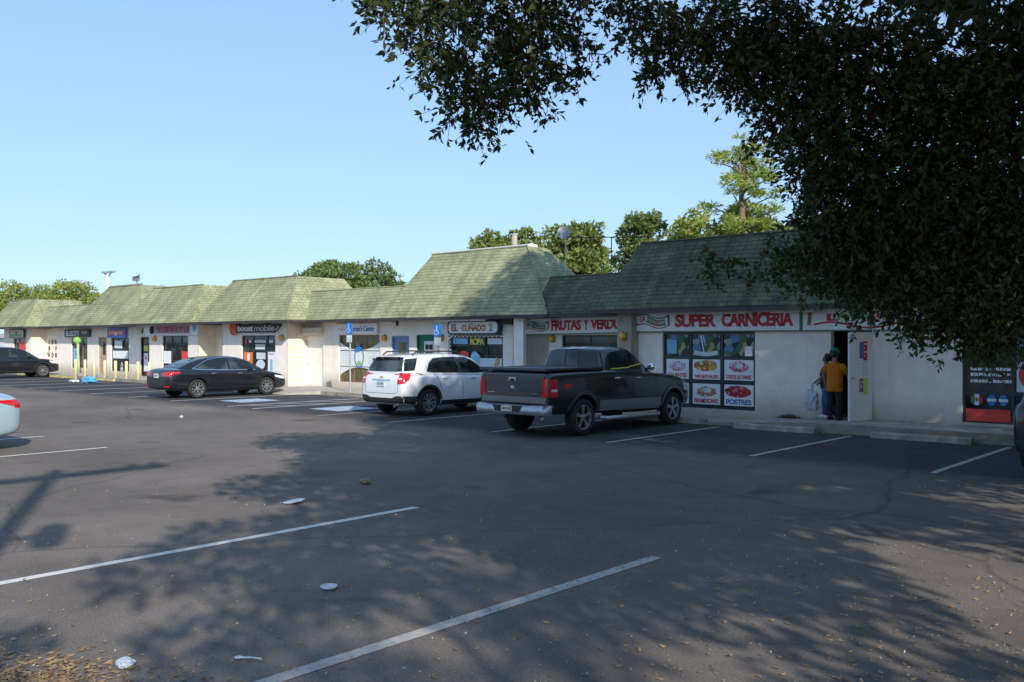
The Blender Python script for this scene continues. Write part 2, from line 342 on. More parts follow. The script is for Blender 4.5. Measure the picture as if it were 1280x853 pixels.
def tag(o, label, cat, group=None):
    o['label'] = label; o['category'] = cat
    if group: o['group'] = group
    return o
def thing(name, label, cat, loc=(0,0,0), rz=0, group=None, local=False):
    o = bpy.data.objects.new(name, None); C.objects.link(o); o.location = loc; o.rotation_euler = (0,0,rz); o.empty_display_size = .2
    if local: o['_local'] = 1
    else: o['_w'] = loc
    return tag(o, label, cat, group)
def struct(name, mb, mats, **k):
    o = mb.build(name, mats, **k); o['kind'] = 'structure'; return o
def text_geo(txt, bold=0.02):
    cu = bpy.data.curves.new('txt', 'FONT'); cu.body = txt; cu.size = 1; cu.offset = bold; cu.resolution_u = 3; cu.space_character = .90
    o = bpy.data.objects.new('txt', cu); C.objects.link(o)
    dg = bpy.context.evaluated_depsgraph_get(); me = bpy.data.meshes.new_from_object(o.evaluated_get(dg))
    vs = [tuple(v.co) for v in me.vertices]; fs = [list(p.vertices) for p in me.polygons]
    bpy.data.objects.remove(o); bpy.data.curves.remove(cu); bpy.data.meshes.remove(me)
    return vs, fs
def put_text(mb, txt, x0, x1, z0, z1, y, bold=.02, mi=0, slant=0, roll=None):
    """lettering stretched to fill a rectangle on a plane facing -Y"""
    vs, fs = text_geo(txt, bold)
    ax = [v[0] for v in vs]; az = [v[1] for v in vs]
    a0, a1, b0, b1 = min(ax), max(ax), min(az), max(az)
    out = []
    for vx, vz, _ in vs:
        p = (vx-a0)/(a1-a0); q = (vz-b0)/(b1-b0)
        x = x0+p*(x1-x0)+slant*q*(z1-z0); z = z0+q*(z1-z0)
        if roll: z += roll*(x-x0)
        out.append((x, y, z))
    mb.add(out, fs, mi)
def disc(mb, cx, cz, rx, rz, y, n=16, mi=0, wob=0, a0=0, a1=2*PI):
    pts = []
    for k in range(n):
        a = a0+(a1-a0)*k/(n if a1-a0 > 6.2 else n-1); r = 1+wob*(random.random()-.5)
        pts.append((cx+rx*r*math.cos(a), y, cz+rz*r*math.sin(a)))
    mb.poly(pts, mi)
def ribbon(mb, pts, w, y, mi=0):
    """flat stroke of width w along x,z points on a plane facing -Y"""
    n = len(pts); a = []
    for i, (x, z) in enumerate(pts):
        x0, z0 = pts[max(i-1,0)]; x1, z1 = pts[min(i+1,n-1)]
        d = math.hypot(x1-x0, z1-z0) or 1; nx, nz = -(z1-z0)/d, (x1-x0)/d
        a.append(((x+nx*w/2, y, z+nz*w/2), (x-nx*w/2, y, z-nz*w/2)))
    for i in range(n-1): mb.poly([a[i][1], a[i+1][1], a[i+1][0], a[i][0]], mi)
# ------------------------------------------------------------------ ground, kerbs, markings
mb = MB(); mb.poly([(-700,-500,-.05),(500,-500,-.05),(500,900,-.05),(-700,900,-.05)]); struct('ground', mb, M['ground'])
mb = MB(); nx, ny = 46, 20
mb.poly([(-160,-40,0),(45,-40,0),(45,24.6,0),(-160,24.6,0)]); struct('parking_lot', mb, M['asphalt'], loc=(0,0,0))
def slab(name, pts, z, m, zb=-.02):
    mb = MB(); zt = z if callable(z) else (lambda x: z)
    n = len(pts); top = [(x, y, zt(x)) for x, y in pts]; bot = [(x, y, zb) for x, y in pts]
    mb.add(top+bot, [list(range(n))]+[(i, n+i, n+(i+1)%n, (i+1)%n) for i in range(n)]); return struct(name, mb, m)
slab('sidewalk', [(-72,20.58),(-31.9,20.58),(-31.9,24.9),(-72,24.9)], .13, M['concrete'])
slab('sidewalk', [(-31.9,20.58),(-15.4,20.58),(-15.4,24.4),(-31.9,24.4)], .132, M['concrete'])
for a, b in ((-72,-57),(-57,-44.6),(-44.6,-33.2)): slab('kerb', [(a,20.4),(b-.01,20.4),(b-.01,20.58),(a,20.58)], .135, M['kerb'])
for a, b in ((-27.9,-22),(-22,-15.4)): slab('kerb', [(a,20.4),(b-.01,20.4),(b-.01,20.58),(a,20.58)], .135, M['kerb'])
# sloped ramp in front of the white door
mb = MB()
mb.add([(-32.6,19.55,.004),(-29.3,19.55,.004),(-28.2,20.58,.134),(-33.0,20.58,.134),(-33.0,20.58,-.02),(-28.2,20.58,-.02)],
       [(0,1,2,3),(0,3,4),(1,5,2),(0,4,5,1)]); struct('ramp', mb, M['concrete'])
mz = lambda x: .06 if x < -11 else (.2 if x > -8.6 else .06+.14*(x+11)/2.4)
def msheet(name, xs, y0, y1, dz, m):
    mb = MB()
    for a, b in zip(xs[:-1], xs[1:]):
        za, zb2 = mz(a)+dz, mz(b)+dz
        mb.add([(a,y0,za),(b,y0,zb2),(b,y1,zb2),(a,y1,za),(a,y0,-.02),(b,y0,-.02)], [(0,1,2,3),(0,4,5,1)])
    mb.add([(xs[0],y0,mz(xs[0])+dz),(xs[0],y1,mz(xs[0])+dz),(xs[0],y1,-.02),(xs[0],y0,-.02)], [(0,1,2,3)])
    return struct(name, mb, m)
XS = [-14.9,-13,-11,-10.2,-9.4,-8.6,-6,-3,2]
msheet('sidewalk', XS, 19.73, 23.5, 0, M['concrete'])
msheet('kerb', XS, 19.55, 19.73, .004, M['kerb'])
# yellow kerb pieces in front of the far left shops, with worn gaps
for a, b in ((-57.4,-53.6),(-52.9,-49.3),(-48.4,-44.8)):
    slab('kerb', [(a,20.33),(b,20.33),(b,20.398),(a,20.398)], .12, M['kerb_y'])
def line(x, y0, y1, w=.1, z=.004, m='line'):
    mb = MB(); mb.add([(x-w/2,y0,z),(x+w/2,y0,z),(x+w/2,y1,z),(x-w/2,y1,z)], [(0,1,2,3)]); return struct('parking_line', mb, M[m])
for x in (-4.58,-7.63,-10.75,-13.9,-17.4,-20.35): line(x, 14.75, 19.25, .1, m='line_old')
for x in (-23.9,-25.3,-28.9,-31.9,-35,-38,-41,-44.1,-47.1,-50.2,-53.3,-56.3,-59.4): line(x, 15.0, 20.1, .11)
for i in range(4):   # hatch of the access aisle
    y = 15.6+i*1.15; mb = MB(); mb.add([(-25.25,y,.005),(-25.25,y+.12,.005),(-23.95,y+1.02,.005),(-23.95,y+.9,.005)], [(0,3,2,1)]); struct('parking_line', mb, M['line'])
for x in (-8.33,): line(x, 2.6, 7.5, .115)
line(-4.74, 2.7, 7.3, .125, m='line_old')
for x in (-17.35,-20.35,-23.4,-26.4,-29.5): line(x, 2.9, 7.75, .1)
def wheelchair(mb, o, ux, uz, s, mi):
    """pictogram of a person in a wheelchair; o origin, ux/uz plane axes"""
    o, ux, uz = Vector(o), Vector(ux), Vector(uz)
    P = lambda x, z: tuple(o+ux*(x*s)+uz*(z*s))
    mb.add([P(.02+.085*math.cos(k*PI/5), .40+.085*math.sin(k*PI/5)) for k in range(10)], [list(range(10))], mi)
    def stroke(pts, w):
        for (x0,z0),(x1,z1) in zip(pts[:-1], pts[1:]):
            d = math.hypot(x1-x0,z1-z0); nx, nz = -(z1-z0)/d*w/2, (x1-x0)/d*w/2
            mb.add([P(x0+nx,z0+nz),P(x0-nx,z0-nz),P(x1-nx,z1-nz),P(x1+nx,z1+nz)], [(0,1,2,3)], mi)
    stroke([(0,.30),(.02,-.02)], .10); stroke([(.0,-.04),(.22,-.04),(.32,-.30),(.42,-.27)], .075); stroke([(0,.14),(.2,.14)], .06)
    stroke([(-.06+.25*math.cos(t), -.16+.25*math.sin(t)) for t in [R(a) for a in range(110, 345, 18)]], .06)
for x, y in ((-27.15,16.95),(-21.9,16.85)):
    mb = MB(); mb.add([(x-.72,y-.75,.004),(x+.72,y-.75,.004),(x+.72,y+.75,.004),(x-.72,y+.75,.004)], [(0,1,2,3)])
    struct('parking_symbol', mb, M['blue_ground'])
    mb = MB(); wheelchair(mb, (x,y,.008), (1,0,0), (0,1,0), 1.25, 0); struct('parking_symbol', mb, M['line'])

# ------------------------------------------------------------------ the strip mall
MALL = thing('strip_mall', 'long beige single-storey strip mall with green shingled mansard roof', 'building', (-32, 22.7, 0))
def wall(x0, x1, z0, z1, y, openings, m, label=None, th=.18):
    """wall facing -Y with rectangular holes that have reveals"""
    xs = sorted({x0, x1, *[a for o in openings for a in o[:2]]}); zs = sorted({z0, z1, *[a for o in openings for a in o[2:4]]})
    mb = MB()
    for a, b in zip(xs[:-1], xs[1:]):
        for c, d in zip(zs[:-1], zs[1:]):
            if any(o[0] <= a+1e-6 and o[1] >= b-1e-6 and o[2] <= c+1e-6 and o[3] >= d-1e-6 for o in openings): continue
            mb.add([(a,y,c),(b,y,c),(b,y,d),(a,y,d)], [(0,1,2,3)])
    for a, b, c, d in [o[:4] for o in openings]:
        mb.add([(a,y,c),(a,y+th,c),(a,y+th,d),(a,y,d)], [(0,1,2,3)]); mb.add([(b,y,c),(b,y,d),(b,y+th,d),(b,y+th,c)], [(0,1,2,3)])
        mb.add([(a,y,d),(a,y+th,d),(b,y+th,d),(b,y,d)], [(0,1,2,3)]); mb.add([(a,y,c),(b,y,c),(b,y+th,c),(a,y+th,c)], [(0,1,2,3)])
    o = mb.build('wall', M[m], MALL)
    if label: o['label'] = label
    return o
def side_wall(x, y0, y1, z1, m, label=None):
    mb = MB(); mb.box(x-.02, x, y0, y1, 0, z1); o = mb.build('wall', M[m], MALL)
    if label: o['label'] = label
def window(x0, x1, z0, z1, y, cols, rows, fm='frame_dk', gm='glass', fw=.05, label=None):
    """frame with bars (part) + glass panes (sub-part); cols/rows are inner bar positions in metres"""
    mb = MB(); y0, y1 = y+.06, y+.13
    mb.box(x0, x0+fw, y0, y1, z0, z1); mb.box(x1-fw, x1, y0, y1, z0, z1)
    mb.box(x0+fw, x1-fw, y0, y1, z0, z0+fw); mb.box(x0+fw, x1-fw, y0, y1, z1-fw, z1)
    for c in cols: mb.box(c-fw/2, c+fw/2, y0+.004, y1, z0+fw, z1-fw)
    for r in rows: mb.box(x0+fw, x1-fw, y0+.007, y1, r-fw/2, r+fw/2)
    f = mb.build('window', M[fm], MALL)
    if label: f['label'] = label
    g = MB(); g.box(x0+.01, x1-.01, y+.095, y+.11, z0+.01, z1-.01); g.build('pane', M[gm], f)
    return f
def door(x0, x1, z0, z1, y, m, label, glass=None, gm='glass', hx=None):
    mb = MB(); mb.box(x0+.05, x1-.05, y+.09, y+.13, z0, z1-.05)
    d = mb.build('door', M[m], MALL); d['label'] = label
    fr = MB(); fr.box(x0, x0+.05, y+.03, y+.14, z0, z1); fr.box(x1-.05, x1, y+.03, y+.14, z0, z1); fr.box(x0+.05, x1-.05, y+.03, y+.14, z1-.05, z1)
    fr.build('door_frame', M[m], d)
    if glass:
        g = MB(); g.box(glass[0], glass[1], y+.083, y+.1, glass[2], glass[3]); g.build('pane', M[gm], d)
    h = MB(); hx = hx if hx is not None else x0+.13
    h.lathe((hx, y+.05, z0+.95), [(.012,-.01),(.03,0),(.034,.02),(.014,.03),(.014,.045)], 'y', 10); h.build('handle', M['alu'], d)
    return d
ZW = 2.84
# far left block (A)
wall(-63.7, -59.3, 0, ZW, 21.8, [(-62.15,-60.1,.35,2.12)], 'stucco', 'wall of the leftmost shop')
side_wall(-59.3, 21.8, 22.7, ZW, 'stucco_tan', 'yellowish side wall of the leftmost shop'); side_wall(-63.7, 21.8, 32, ZW, 'stucco')
window(-62.15,-60.1,.35,2.12, 21.8, [-61.35], [1.75], gm='glass_lt', label='window with red poster of the leftmost shop')
# main wall
OP = [(-55.6,-53.4,.4,2.16),(-51.95,-50.9,.14,2.2),(-50.35,-48.2,.33,2.16),(-46.85,-45.95,.14,2.2),
      (-32.12,-30.9,.14,2.06),(-29.85,-27.3,.36,2.24),(-26.6,-25.6,.14,2.2),(-25.2,-24.25,.14,2.24),(-23.4,-20.85,.45,2.14)]
wall(-59.3, -20.4, 0, ZW, 22.7, OP, 'stucco', 'long main shopfront wall')
window(-55.6,-53.4,.4,2.16, 22.7, [-54.9,-54.15], [1.7], 'frame_br', 'glass_lt', label='window beside the green inflatable')
door(-51.95,-50.9,.14,2.2, 22.7, 'brown_door', 'narrow tan shop door', (-51.55,-51.25,1.2,1.95))
window(-50.35,-48.2,.33,2.16, 22.7, [-49.6,-48.9], [1.5,1.0], label='window under the red and blue sign')
door(-46.85,-45.95,.14,2.2, 22.7, 'black', 'dark glazed door with pale posters', (-46.7,-46.1,.3,2.05), 'glass')
door(-32.12,-30.9,.14,2.06, 22.7, 'white', 'blank white steel door beside the tan pier')
window(-29.85,-27.3,.36,2.24, 22.7, [-28.97,-28.2], [1.62,.98], 'frame_br', 'glass_brown', .045, label='brown tinted window under the white sign')
door(-26.6,-25.6,.14,2.2, 22.7, 'blue_door', 'blue door with small window', (-26.3,-25.85,1.3,1.95), 'glass_brown')
door(-25.2,-24.25,.14,2.24, 22.7, 'green_door', 'green and white door', None)
window(-23.4,-20.85,.45,2.14, 22.7, [-22.5,-21.65], [1.85,1.5], label='cluttered window of the clothes shop')
wk = MB(); wk.box(-24.85,-24.3, 22.77, 22.785, .5, 2.0); 
w_ = wk.build('door_panel', M['white'], MALL); gl = MB()
for i in range(2):
    for j in range(2): gl.box(-24.78+.21*i,-24.60+.21*i, 22.762, 22.775, 1.45+.24*j, 1.64+.24*j)
gl.build('pane', M['glass'], w_)
# pier by the clothes shop, recess with sliding panels and the fruit shop window
mb = MB(); mb.box(-19.92,-19.5, 22.2, 22.34, 0, ZW); mb.build('pier', M['stucco'], MALL)
mb = MB(); mb.box(-20.44,-20.402, 22.702, 23.198, 0, ZW); mb.build('wall', M['stucco'], MALL)
wall(-20.44, -14.9, 0, ZW, 23.2, [(-18.7,-15.3,.5,2.2)], 'stucco', 'recessed wall of the fruit shop')
mb = MB()
for i in range(9): mb.box(-20.3+.02+i*.125-.0, -20.3+.115+i*.125, 23.12, 23.15, .13, 2.3)
mb2 = MB()
for i in range(9): mb2.box(-20.22+i*.108, -20.13+i*.108, 23.14, 23.18, .13, 2.25)
o = mb2.build('slatted_panel', M['siding_tan'], MALL); o['label'] = 'vertical tan boards left of the fruit shop window'
window(-18.7,-15.3,.5,2.2, 23.2, [-17.6,-16.45], [1.3], label='window of the fruit shop')
# boost block
wall(-37.2, -32.1, 0, ZW, 21.8, [(-35.6,-33.0,.3,2.24)], 'stucco', 'projecting wall around the phone shop window')
side_wall(-32.1, 21.8, 22.7, ZW, 'stucco_tan', 'tan side of the projecting phone shop'); side_wall(-37.18, 21.8, 24.6, ZW, 'stucco')
mb = MB(); 
for i in range(13): mb.box(-32.099,-32.08, 21.86, 22.62, .2+i*.19, .2+i*.19+.175)
mb.build('siding', M['stucco_tan'], MALL)
window(-35.6,-33.0,.3,2.24, 21.8, [-34.75,-33.68], [1.58], label='phone shop window with posters')
# passage and pink-sign block
wall(-39.25, -37.2, 0, ZW, 24.6, [], 'stucco')
wall(-44.1, -39.25, 0, ZW, 21.8, [(-42.75,-40.25,.14,2.24)], 'stucco', 'projecting wall around the shop with the pink sign')
side_wall(-39.25, 21.8, 24.6, ZW, 'stucco_tan'); side_wall(-44.08, 21.8, 22.7, ZW, 'stucco')
window(-42.75,-40.25,.14,2.24, 21.8, [-41.9,-41.0], [1.05], gm='glass', label='dark doorway window under the pink sign')
# market block on the right
EOP = [(-13.64,-10.89,.24,2.26),(-8.92,-7.95,.16,2.26),(-6.0,-2.4,.26,2.26)]
wall(-14.9, 1.5, 0, 2.9, 21.3, EOP, 'stucco', 'market wall')
mb = MB(); mb.box(-14.9,-14.42, 20.95, 21.296, 0, 2.88); o = mb.build('pier', M['pier_tan'], MALL); o['label'] = 'brown corner pier of the market'
side_wall(-14.88, 21.3, 23.2, 2.88, 'stucco'); side_wall(1.5, 21.3, 32, 2.88, 'stucco')
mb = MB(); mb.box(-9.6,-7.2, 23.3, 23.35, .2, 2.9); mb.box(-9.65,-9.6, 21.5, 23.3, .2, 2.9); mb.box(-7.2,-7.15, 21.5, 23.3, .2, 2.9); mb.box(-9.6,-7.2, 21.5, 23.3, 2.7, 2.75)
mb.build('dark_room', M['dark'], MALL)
wf = window(-13.64,-10.89,.24,2.26, 21.3, [-12.8,-11.86], [1.58,.94], fw=.06, label='market window, three by three panes')
window(-6.0,-2.4,.26,2.26, 21.3, [-5.02,-3.8], [1.62,.9], label='right market window with red foot')
# rear of the building (never seen, closes the volume)
mb = MB(); mb.box(-63.6, 1.4, 31.9, 32, 0, 4); mb.build('wall', M['stucco'], MALL)
K = 1.22
def mansard(x0, x1, ye, ze, zr, hl, hr, yb=25.0, drop=.11, label=None, sm='shingle'):
    yr = ye+(zr-ze)/K; mb = MB()
    A, B = (x0,ye,ze), (x1,ye,ze); Rr, Rl = (x1-hr,yr,zr), (x0+hl,yr,zr)
    # slight sag in the long courses keeps the edges from looking ruled
    n = max(2, int((x1-x0)/1.6)); bot = [Vector(A).lerp(Vector(B), i/n) for i in range(n+1)]; top = [Vector(Rl).lerp(Vector(Rr), i/n) for i in range(n+1)]
    for i in range(1, n): top[i].z += random.uniform(-.018,.012); bot[i].z += random.uniform(-.008,.008)
    for i in range(n): mb.poly([bot[i],bot[i+1],top[i+1],top[i]])
    mb.poly([B,(x1,yb+.9,ze),(x1-hr,yb,zr),Rr]); mb.poly([A,Rl,(x0+hl,yb,zr),(x0,yb+.9,ze)])
    mb.poly([Rl,Rr,(x1-hr,yb,zr-.01),(x0+hl,yb,zr-.01)])
    mb.poly([(x1,yb+.9,ze),(x0,yb+.9,ze),(x0+hl,yb,zr-.01),(x1-hr,yb,zr-.01)])
    o = mb.build('roof', M[sm], MALL)
    if label: o['label'] = label
    f = MB(); f.box(x0,x1, ye+.005, ye+.03, ze-drop, ze-.004); 
    f.box(x1-.03,x1-.005, ye+.031, ye+2.2, ze-drop, ze-.006); f.box(x0+.005,x0+.03, ye+.031, ye+2.2, ze-drop, ze-.006); f.build('fascia', M['fascia'], o)
    s = MB(); s.box(x0+.035,x1-.035, ye+.035, ye+2.6, ze-.06, ze-.03); s.build('soffit', M['soffit'], o)
    c = MB(); c.tube([(x0+hl,yr,zr+.012),(x1-hr,yr,zr+.012)], .035, 6); c.tube([Vector(Rr)+Vector((0,0,.01)), Vector(B)+Vector((0,0,.02))], .03, 5); c.build('ridge_cap', M[sm], o)
    return o
mansard(-60.2,-18.9, 21.9, 2.85, 4.07, .05, .05, yb=32, label='low main run of the roof')
mansard(-18.898,-14.7, 21.9, 2.85, 4.07, .0, .05, yb=32, sm='shingle_tree_shade', label='short low roof over the fruit shop, tree shade in its colour')
mansard(-65.0,-58.4, 21.0, 2.85, 4.58, .9, 1.55, label='raised roof over the leftmost shop')
mansard(-53.9,-45.6, 21.86, 2.85, 5.08, 1.0, 3.3, label='tall roof left of the pink sign')
mansard(-45.6,-38.5, 20.98, 2.85, 4.68, .6, 1.5, label='roof over the pink sign')
mansard(-38.45,-31.0, 21.0, 2.85, 4.74, .9, 1.5, label='raised roof over the phone shop')
mansard(-26.45,-18.2, 21.85, 2.85, 5.3, .9, 2.55, yb=24.9, label='tallest roof over the clothes shop')
mansard(-15.45, 2.2, 20.45, 2.88, 4.82, .6, 1.6, yb=32, sm='shingle_tree_shade', label='roof over the market, in tree shade')
mb = MB(); mb.tube([(-25.6,23.87,5.33),(-20.75,23.87,5.33)], .05, 6); mb.build('parapet_coping', M['drip'], MALL)
mb = MB(); mb.box(-52.8,-49.0, 23.72, 23.85, 5.08, 5.16); mb.build('parapet_coping', M['fascia'], MALL)
MALL.pop('_x', None)

# ------------------------------------------------------------------ signs
def sign(name, label, x0, x1, z0, z1, y, board='white_sign', frame=None, fw=.03, cat='sign', texts=(), group=None, roll=0):
    t = thing(name, label, cat, ((x0+x1)/2, y, z0), group=group)
    mb = MB(); mb.box(x0, x1, y, y+.07, z0, z1)
    if roll:
        mb.v = [(x, yy, z+roll*(x-x0)) for x, yy, z in mb.v]
    mb.build('board', M[board], t)
    if frame:
        f = MB(); f.box(x0-fw, x0, y-.015, y+.08, z0-fw, z1+fw); f.box(x1, x1+fw, y-.015, y+.08, z0-fw, z1+fw); f.box(x0, x1, y-.015, y+.08, z0-fw, z0); f.box(x0, x1, y-.015, y+.08, z1, z1+fw)
        if roll: f.v = [(x, yy, z+roll*(x-x0)) for x, yy, z in f.v]
        f.build('frame', M[frame], t)
    for tx in texts:
        txt, a, b, c, d, m = tx[:6]; bold = tx[6] if len(tx) > 6 else .02
        l = MB(); put_text(l, txt, a, b, c, d, y-.006, bold)
        if roll: l.v = [(x, yy, z+roll*(x-x0)) for x, yy, z in l.v]
        l.build('lettering', M[m], t)
    return t
def banner_logo(t, x0, x1, z0, z1, y, roll=0, rx=0):
    """waving ribbon with a green and red strip"""
    W, H = x1-x0, z1-z0
    wave = lambda p: z0+H*.5+H*.16*math.sin(p*2*PI+.3)
    pp = [i/14 for i in range(15)]
    def S(mb): 
        if roll: mb.v = [(x, yy, z+roll*(x-rx)) for x, yy, z in mb.v]
        return mb
    a = MB(); ribbon(a, [(x0+W*p, wave(p)+H*.33) for p in pp], H*.075, y-.006); S(a).build('logo_ribbon', M['green'], t)
    a = MB(); ribbon(a, [(x0+W*p, wave(p)-H*.33) for p in pp], H*.075, y-.006); S(a).build('logo_ribbon', M['red'], t)
    a = MB(); ribbon(a, [(x0, wave(0)-H*.36),(x0-W*.03, wave(0)+H*.36)], W*.045, y-.007); ribbon(a, [(x1, wave(1)-H*.36),(x1-W*.03, wave(1)+H*.36)], W*.045, y-.007); S(a).build('logo_pole', M['black'], t)
    a = MB(); put_text(a, 'LA', x0+W*.13, x0+W*.28, wave(.2)-H*.2, wave(.2)+H*.18, y-.007, .03); S(a).build('lettering', M['red'], t)
    def strip(p0, p1, m):
        a = MB(); ribbon(a, [(x0+W*(p0+(p1-p0)*i/6), wave(p0+(p1-p0)*i/6)+H*.01) for i in range(7)], H*.42, y-.007); S(a).build('logo_strip', M[m], t)
    strip(.33,.58,'green'); strip(.58,.70,'red'); strip(.70,.88,'green')
    vs = MB(); put_text(vs, 'MEXICANA', x0+W*.35, x0+W*.86, -H*.1, H*.13, y-.010, .0)
    vs.v = [(x, yy, z+wave((x-x0)/W)+H*.01) for x, yy, z in vs.v]; S(vs).build('lettering', M['white_sign'], t)
t = sign('shop_sign', 'long white sign reading SUPER CARNICERIA in red, over the market window', -14.55,-9.66, 2.29,2.80, 21.2, frame='green_frame',
     texts=[('SUPER', -13.18,-11.93, 2.385,2.735,'red',.05), ('CARNICERIA', -11.78,-9.82, 2.385,2.745,'red',.05)])
banner_logo(t, -14.42,-13.36, 2.36,2.76, 21.2)
t = sign('shop_sign', 'white market sign with coloured letters and red swoosh, above the open door', -9.58,-7.12, 2.29,2.80, 21.2, frame='green_frame')
l = MB(); put_text(l, 'L', -8.98,-8.72, 2.50,2.68, 21.194, .05); l.build('lettering', M['red'], t)
l = MB(); put_text(l, 'A', -8.74,-8.48, 2.52,2.72, 21.194, .05); l.build('lettering', M['green_letter'], t)
for ch, a, m in (('M',-8.38,'green_letter'),('E',-8.17,'green_letter'),('X',-7.99,'red'),('I',-7.8,'red'),('C',-7.72,'red'),('A',-7.52,'green_letter')):
    l = MB(); put_text(l, ch, a, a+(.06 if ch == 'I' else .17), 2.55,2.73, 21.194, .04); l.build('lettering', M[m], t)
l = MB(); ribbon(l, [(-9.3+2.05*i/20, 2.40+.07*math.sin(i/20*2*PI*1.1+.2)) for i in range(21)], .045, 21.193); l.build('swoosh', M['red'], t)
l = MB(); ribbon(l, [(-9.42,2.40),(-9.40,2.62)], .09, 21.192); disc(l, -9.40, 2.67, .06, .05, 21.191, 10); l.build('emblem', M['brown_text'], t)
t = sign('shop_sign', 'white market sign starting with a big red S, half hidden by branches', -7.04,-2.2, 2.29,2.80, 21.2, frame='green_frame',
     texts=[('SU', -6.78,-6.1, 2.37,2.75,'red',.04)])
t = sign('shop_sign', 'white FRUTAS Y VERDURAS sign with tilted edge, left of the brown pier', -20.3,-15.0, 2.235,2.74, 23.0, frame='green_frame', roll=.012,
     texts=[('FRUTAS', -18.98,-17.75, 2.33,2.675,'red',.05), ('Y', -17.66,-17.45, 2.33,2.675,'red',.05), ('VERDURAS', -17.38,-15.62, 2.33,2.675,'red',.05)])
banner_logo(t, -20.18,-19.1, 2.32,2.68, 23.0, .012, -20.3)
# rounded sign of the clothes shop
t = thing('shop_sign', 'rounded white EL CUÑADO 2 sign with black rim', 'sign', (-22.05,22.5,2.27))
def stadium(x0,x1,z0,z1,y,c,n=6):
    pts = []
    for cx, cz, a0 in ((x1-c,z0+c,-90),(x1-c,z1-c,0),(x0+c,z1-c,90),(x0+c,z0+c,180)):
        pts += [(cx+c*math.cos(R(a0+90*k/n)), y, cz+c*math.sin(R(a0+90*k/n))) for k in range(n+1)]
    return pts
a = MB(); p = stadium(-23.3,-20.82,2.23,2.72,22.46,.16); q = [(x,22.62,z) for x,_,z in p]; n = len(p)
a.add(p+q, [list(range(n))]+[(i,n+i,n+(i+1)%n,(i+1)%n) for i in range(n)]); a.build('rim', M['frame_dk'], t)
a = MB(); a.poly(stadium(-23.24,-20.88,2.285,2.665,22.455,.14)); a.build('board', M['white_sign'], t)
for txt, x0, x1, m in (('EL',-23.1,-22.75,'brown_text'),('CUÑADO',-22.58,-21.42,'brown_text'),('2',-21.28,-21.1,'green_letter')):
    a = MB(); put_text(a, txt, x0, x1, 2.345, 2.62 if 'Ñ' in txt else 2.6, 22.45, .035); a.build('lettering', M[m], t)
a = MB(); put_text(a, 'EL', -23.08,-22.77, 2.43, 2.52, 22.447, .01); put_text(a, 'CUÑADO', -22.56,-21.44, 2.43, 2.52, 22.447, .01); a.build('lettering', M['orange'], t)
t = thing('window_trim', 'black and white checkered trim around the clothes shop window', 'trim', (-22.1,22.68,1.3))
for k, mm in enumerate(('black','white')):
    a = MB()
    for i in range(26):
        for j in range(2):
            if (i+j)%2 == k: a.box(-23.46+i*.1, -23.46+i*.1+.1, 22.66, 22.69, 2.15+j*.05, 2.2+j*.05)
    for i in range(14):
        for j in range(2):
            if (i+j)%2 == k: a.box(-23.46+j*.05, -23.41+j*.05, 22.66, 22.69, 1.1+i*.07, 1.1+i*.07+.07)
    a.build('checker_tile', M[mm], t)
t = sign('window_sign', 'black ROPA sign with yellow letters in the clothes shop window', -22.47,-21.66, 1.84,2.14, 22.7, board='black', texts=[('ROPA', -22.4,-21.72, 1.87,2.11,'neon',.04)])
for x0, x1, z0, z1, m, lab in ((-23.3,-22.56,1.9,2.1,'skyblue','pale blue poster left of the ROPA sign'),(-21.6,-20.92,1.9,2.1,'pale_poster','pale poster right of the ROPA sign')):
    a = MB(); a.box(x0,x1,22.735,22.75,z0,z1); o = a.build('poster', M[m]); tag(o, lab, 'poster')
a = MB(); a.box(-22.3,-20.9,22.70,22.72,.55,1.42); o = a.build('poster', M['pale_poster']); tag(o, 'large pale poster low in the clothes shop window', 'poster')
a = MB(); a.poly([(-21.15,22.69,1.46),(-20.98,22.69,1.40),(-21.12,22.69,.95),(-21.2,22.69,.72),(-21.75,22.69,.72),(-21.75,22.69,.82),(-21.55,22.69,.78),(-21.35,22.69,.92)]); o = a.build('boot_cutout', M['tan']); tag(o, 'tan cowboy boot cutout on the pale poster', 'cutout')
a = MB(); disc(a,-22.75,1.5,.3,.16,22.69,14,wob=.25); o = a.build('hat_display', M['red_bright']); tag(o, 'pinkish red hat display in the clothes shop window', 'display')
a = MB(); disc(a,-22.15,1.35,.25,.3,22.695,14,wob=.25); o = a.build('garment_display', M['skyblue']); tag(o, 'blue garment hanging in the clothes shop window', 'display')
# women's centre
sign('shop_sign', "white Women's Center sign with blue lettering", -30.05,-27.3, 2.27,2.69, 22.55,
     texts=[('Insight', -29.72,-29.2, 2.40,2.52,'lime_pale',.0), ("Women's Center", -29.1,-27.42, 2.385,2.60,'blue_text',.02)])
t = thing('window_film', 'white window film with curved edges on the brown window', 'window film', (-28.6,22.75,.98))
a = MB(); X0, X1 = -29.8,-27.35
for z0, z1 in ((1.0,1.6),): a.box(X0,X1,22.735,22.742,z0,z1)
top = []
for i in range(17):
    p = i/16; x = X0+(X1-X0)*p; top.append((x, 1.64+.30*(2*p-1)**2))
for (xa,za),(xb,zb) in zip(top[:-1],top[1:]): a.poly([(xa,22.738,1.64),(xb,22.738,1.64),(xb,22.738,zb),(xa,22.738,za)])
low = [(x, .96-.34*(abs(2*((x-X0)/(X1-X0))-1))**2.2) for x,_ in top]
for (xa,za),(xb,zb) in zip(low[:-1],low[1:]): a.poly([(xa,22.738,za),(xb,22.738,zb),(xb,22.738,.97),(xa,22.738,.97)])
a.build('film', M['frost'], t)
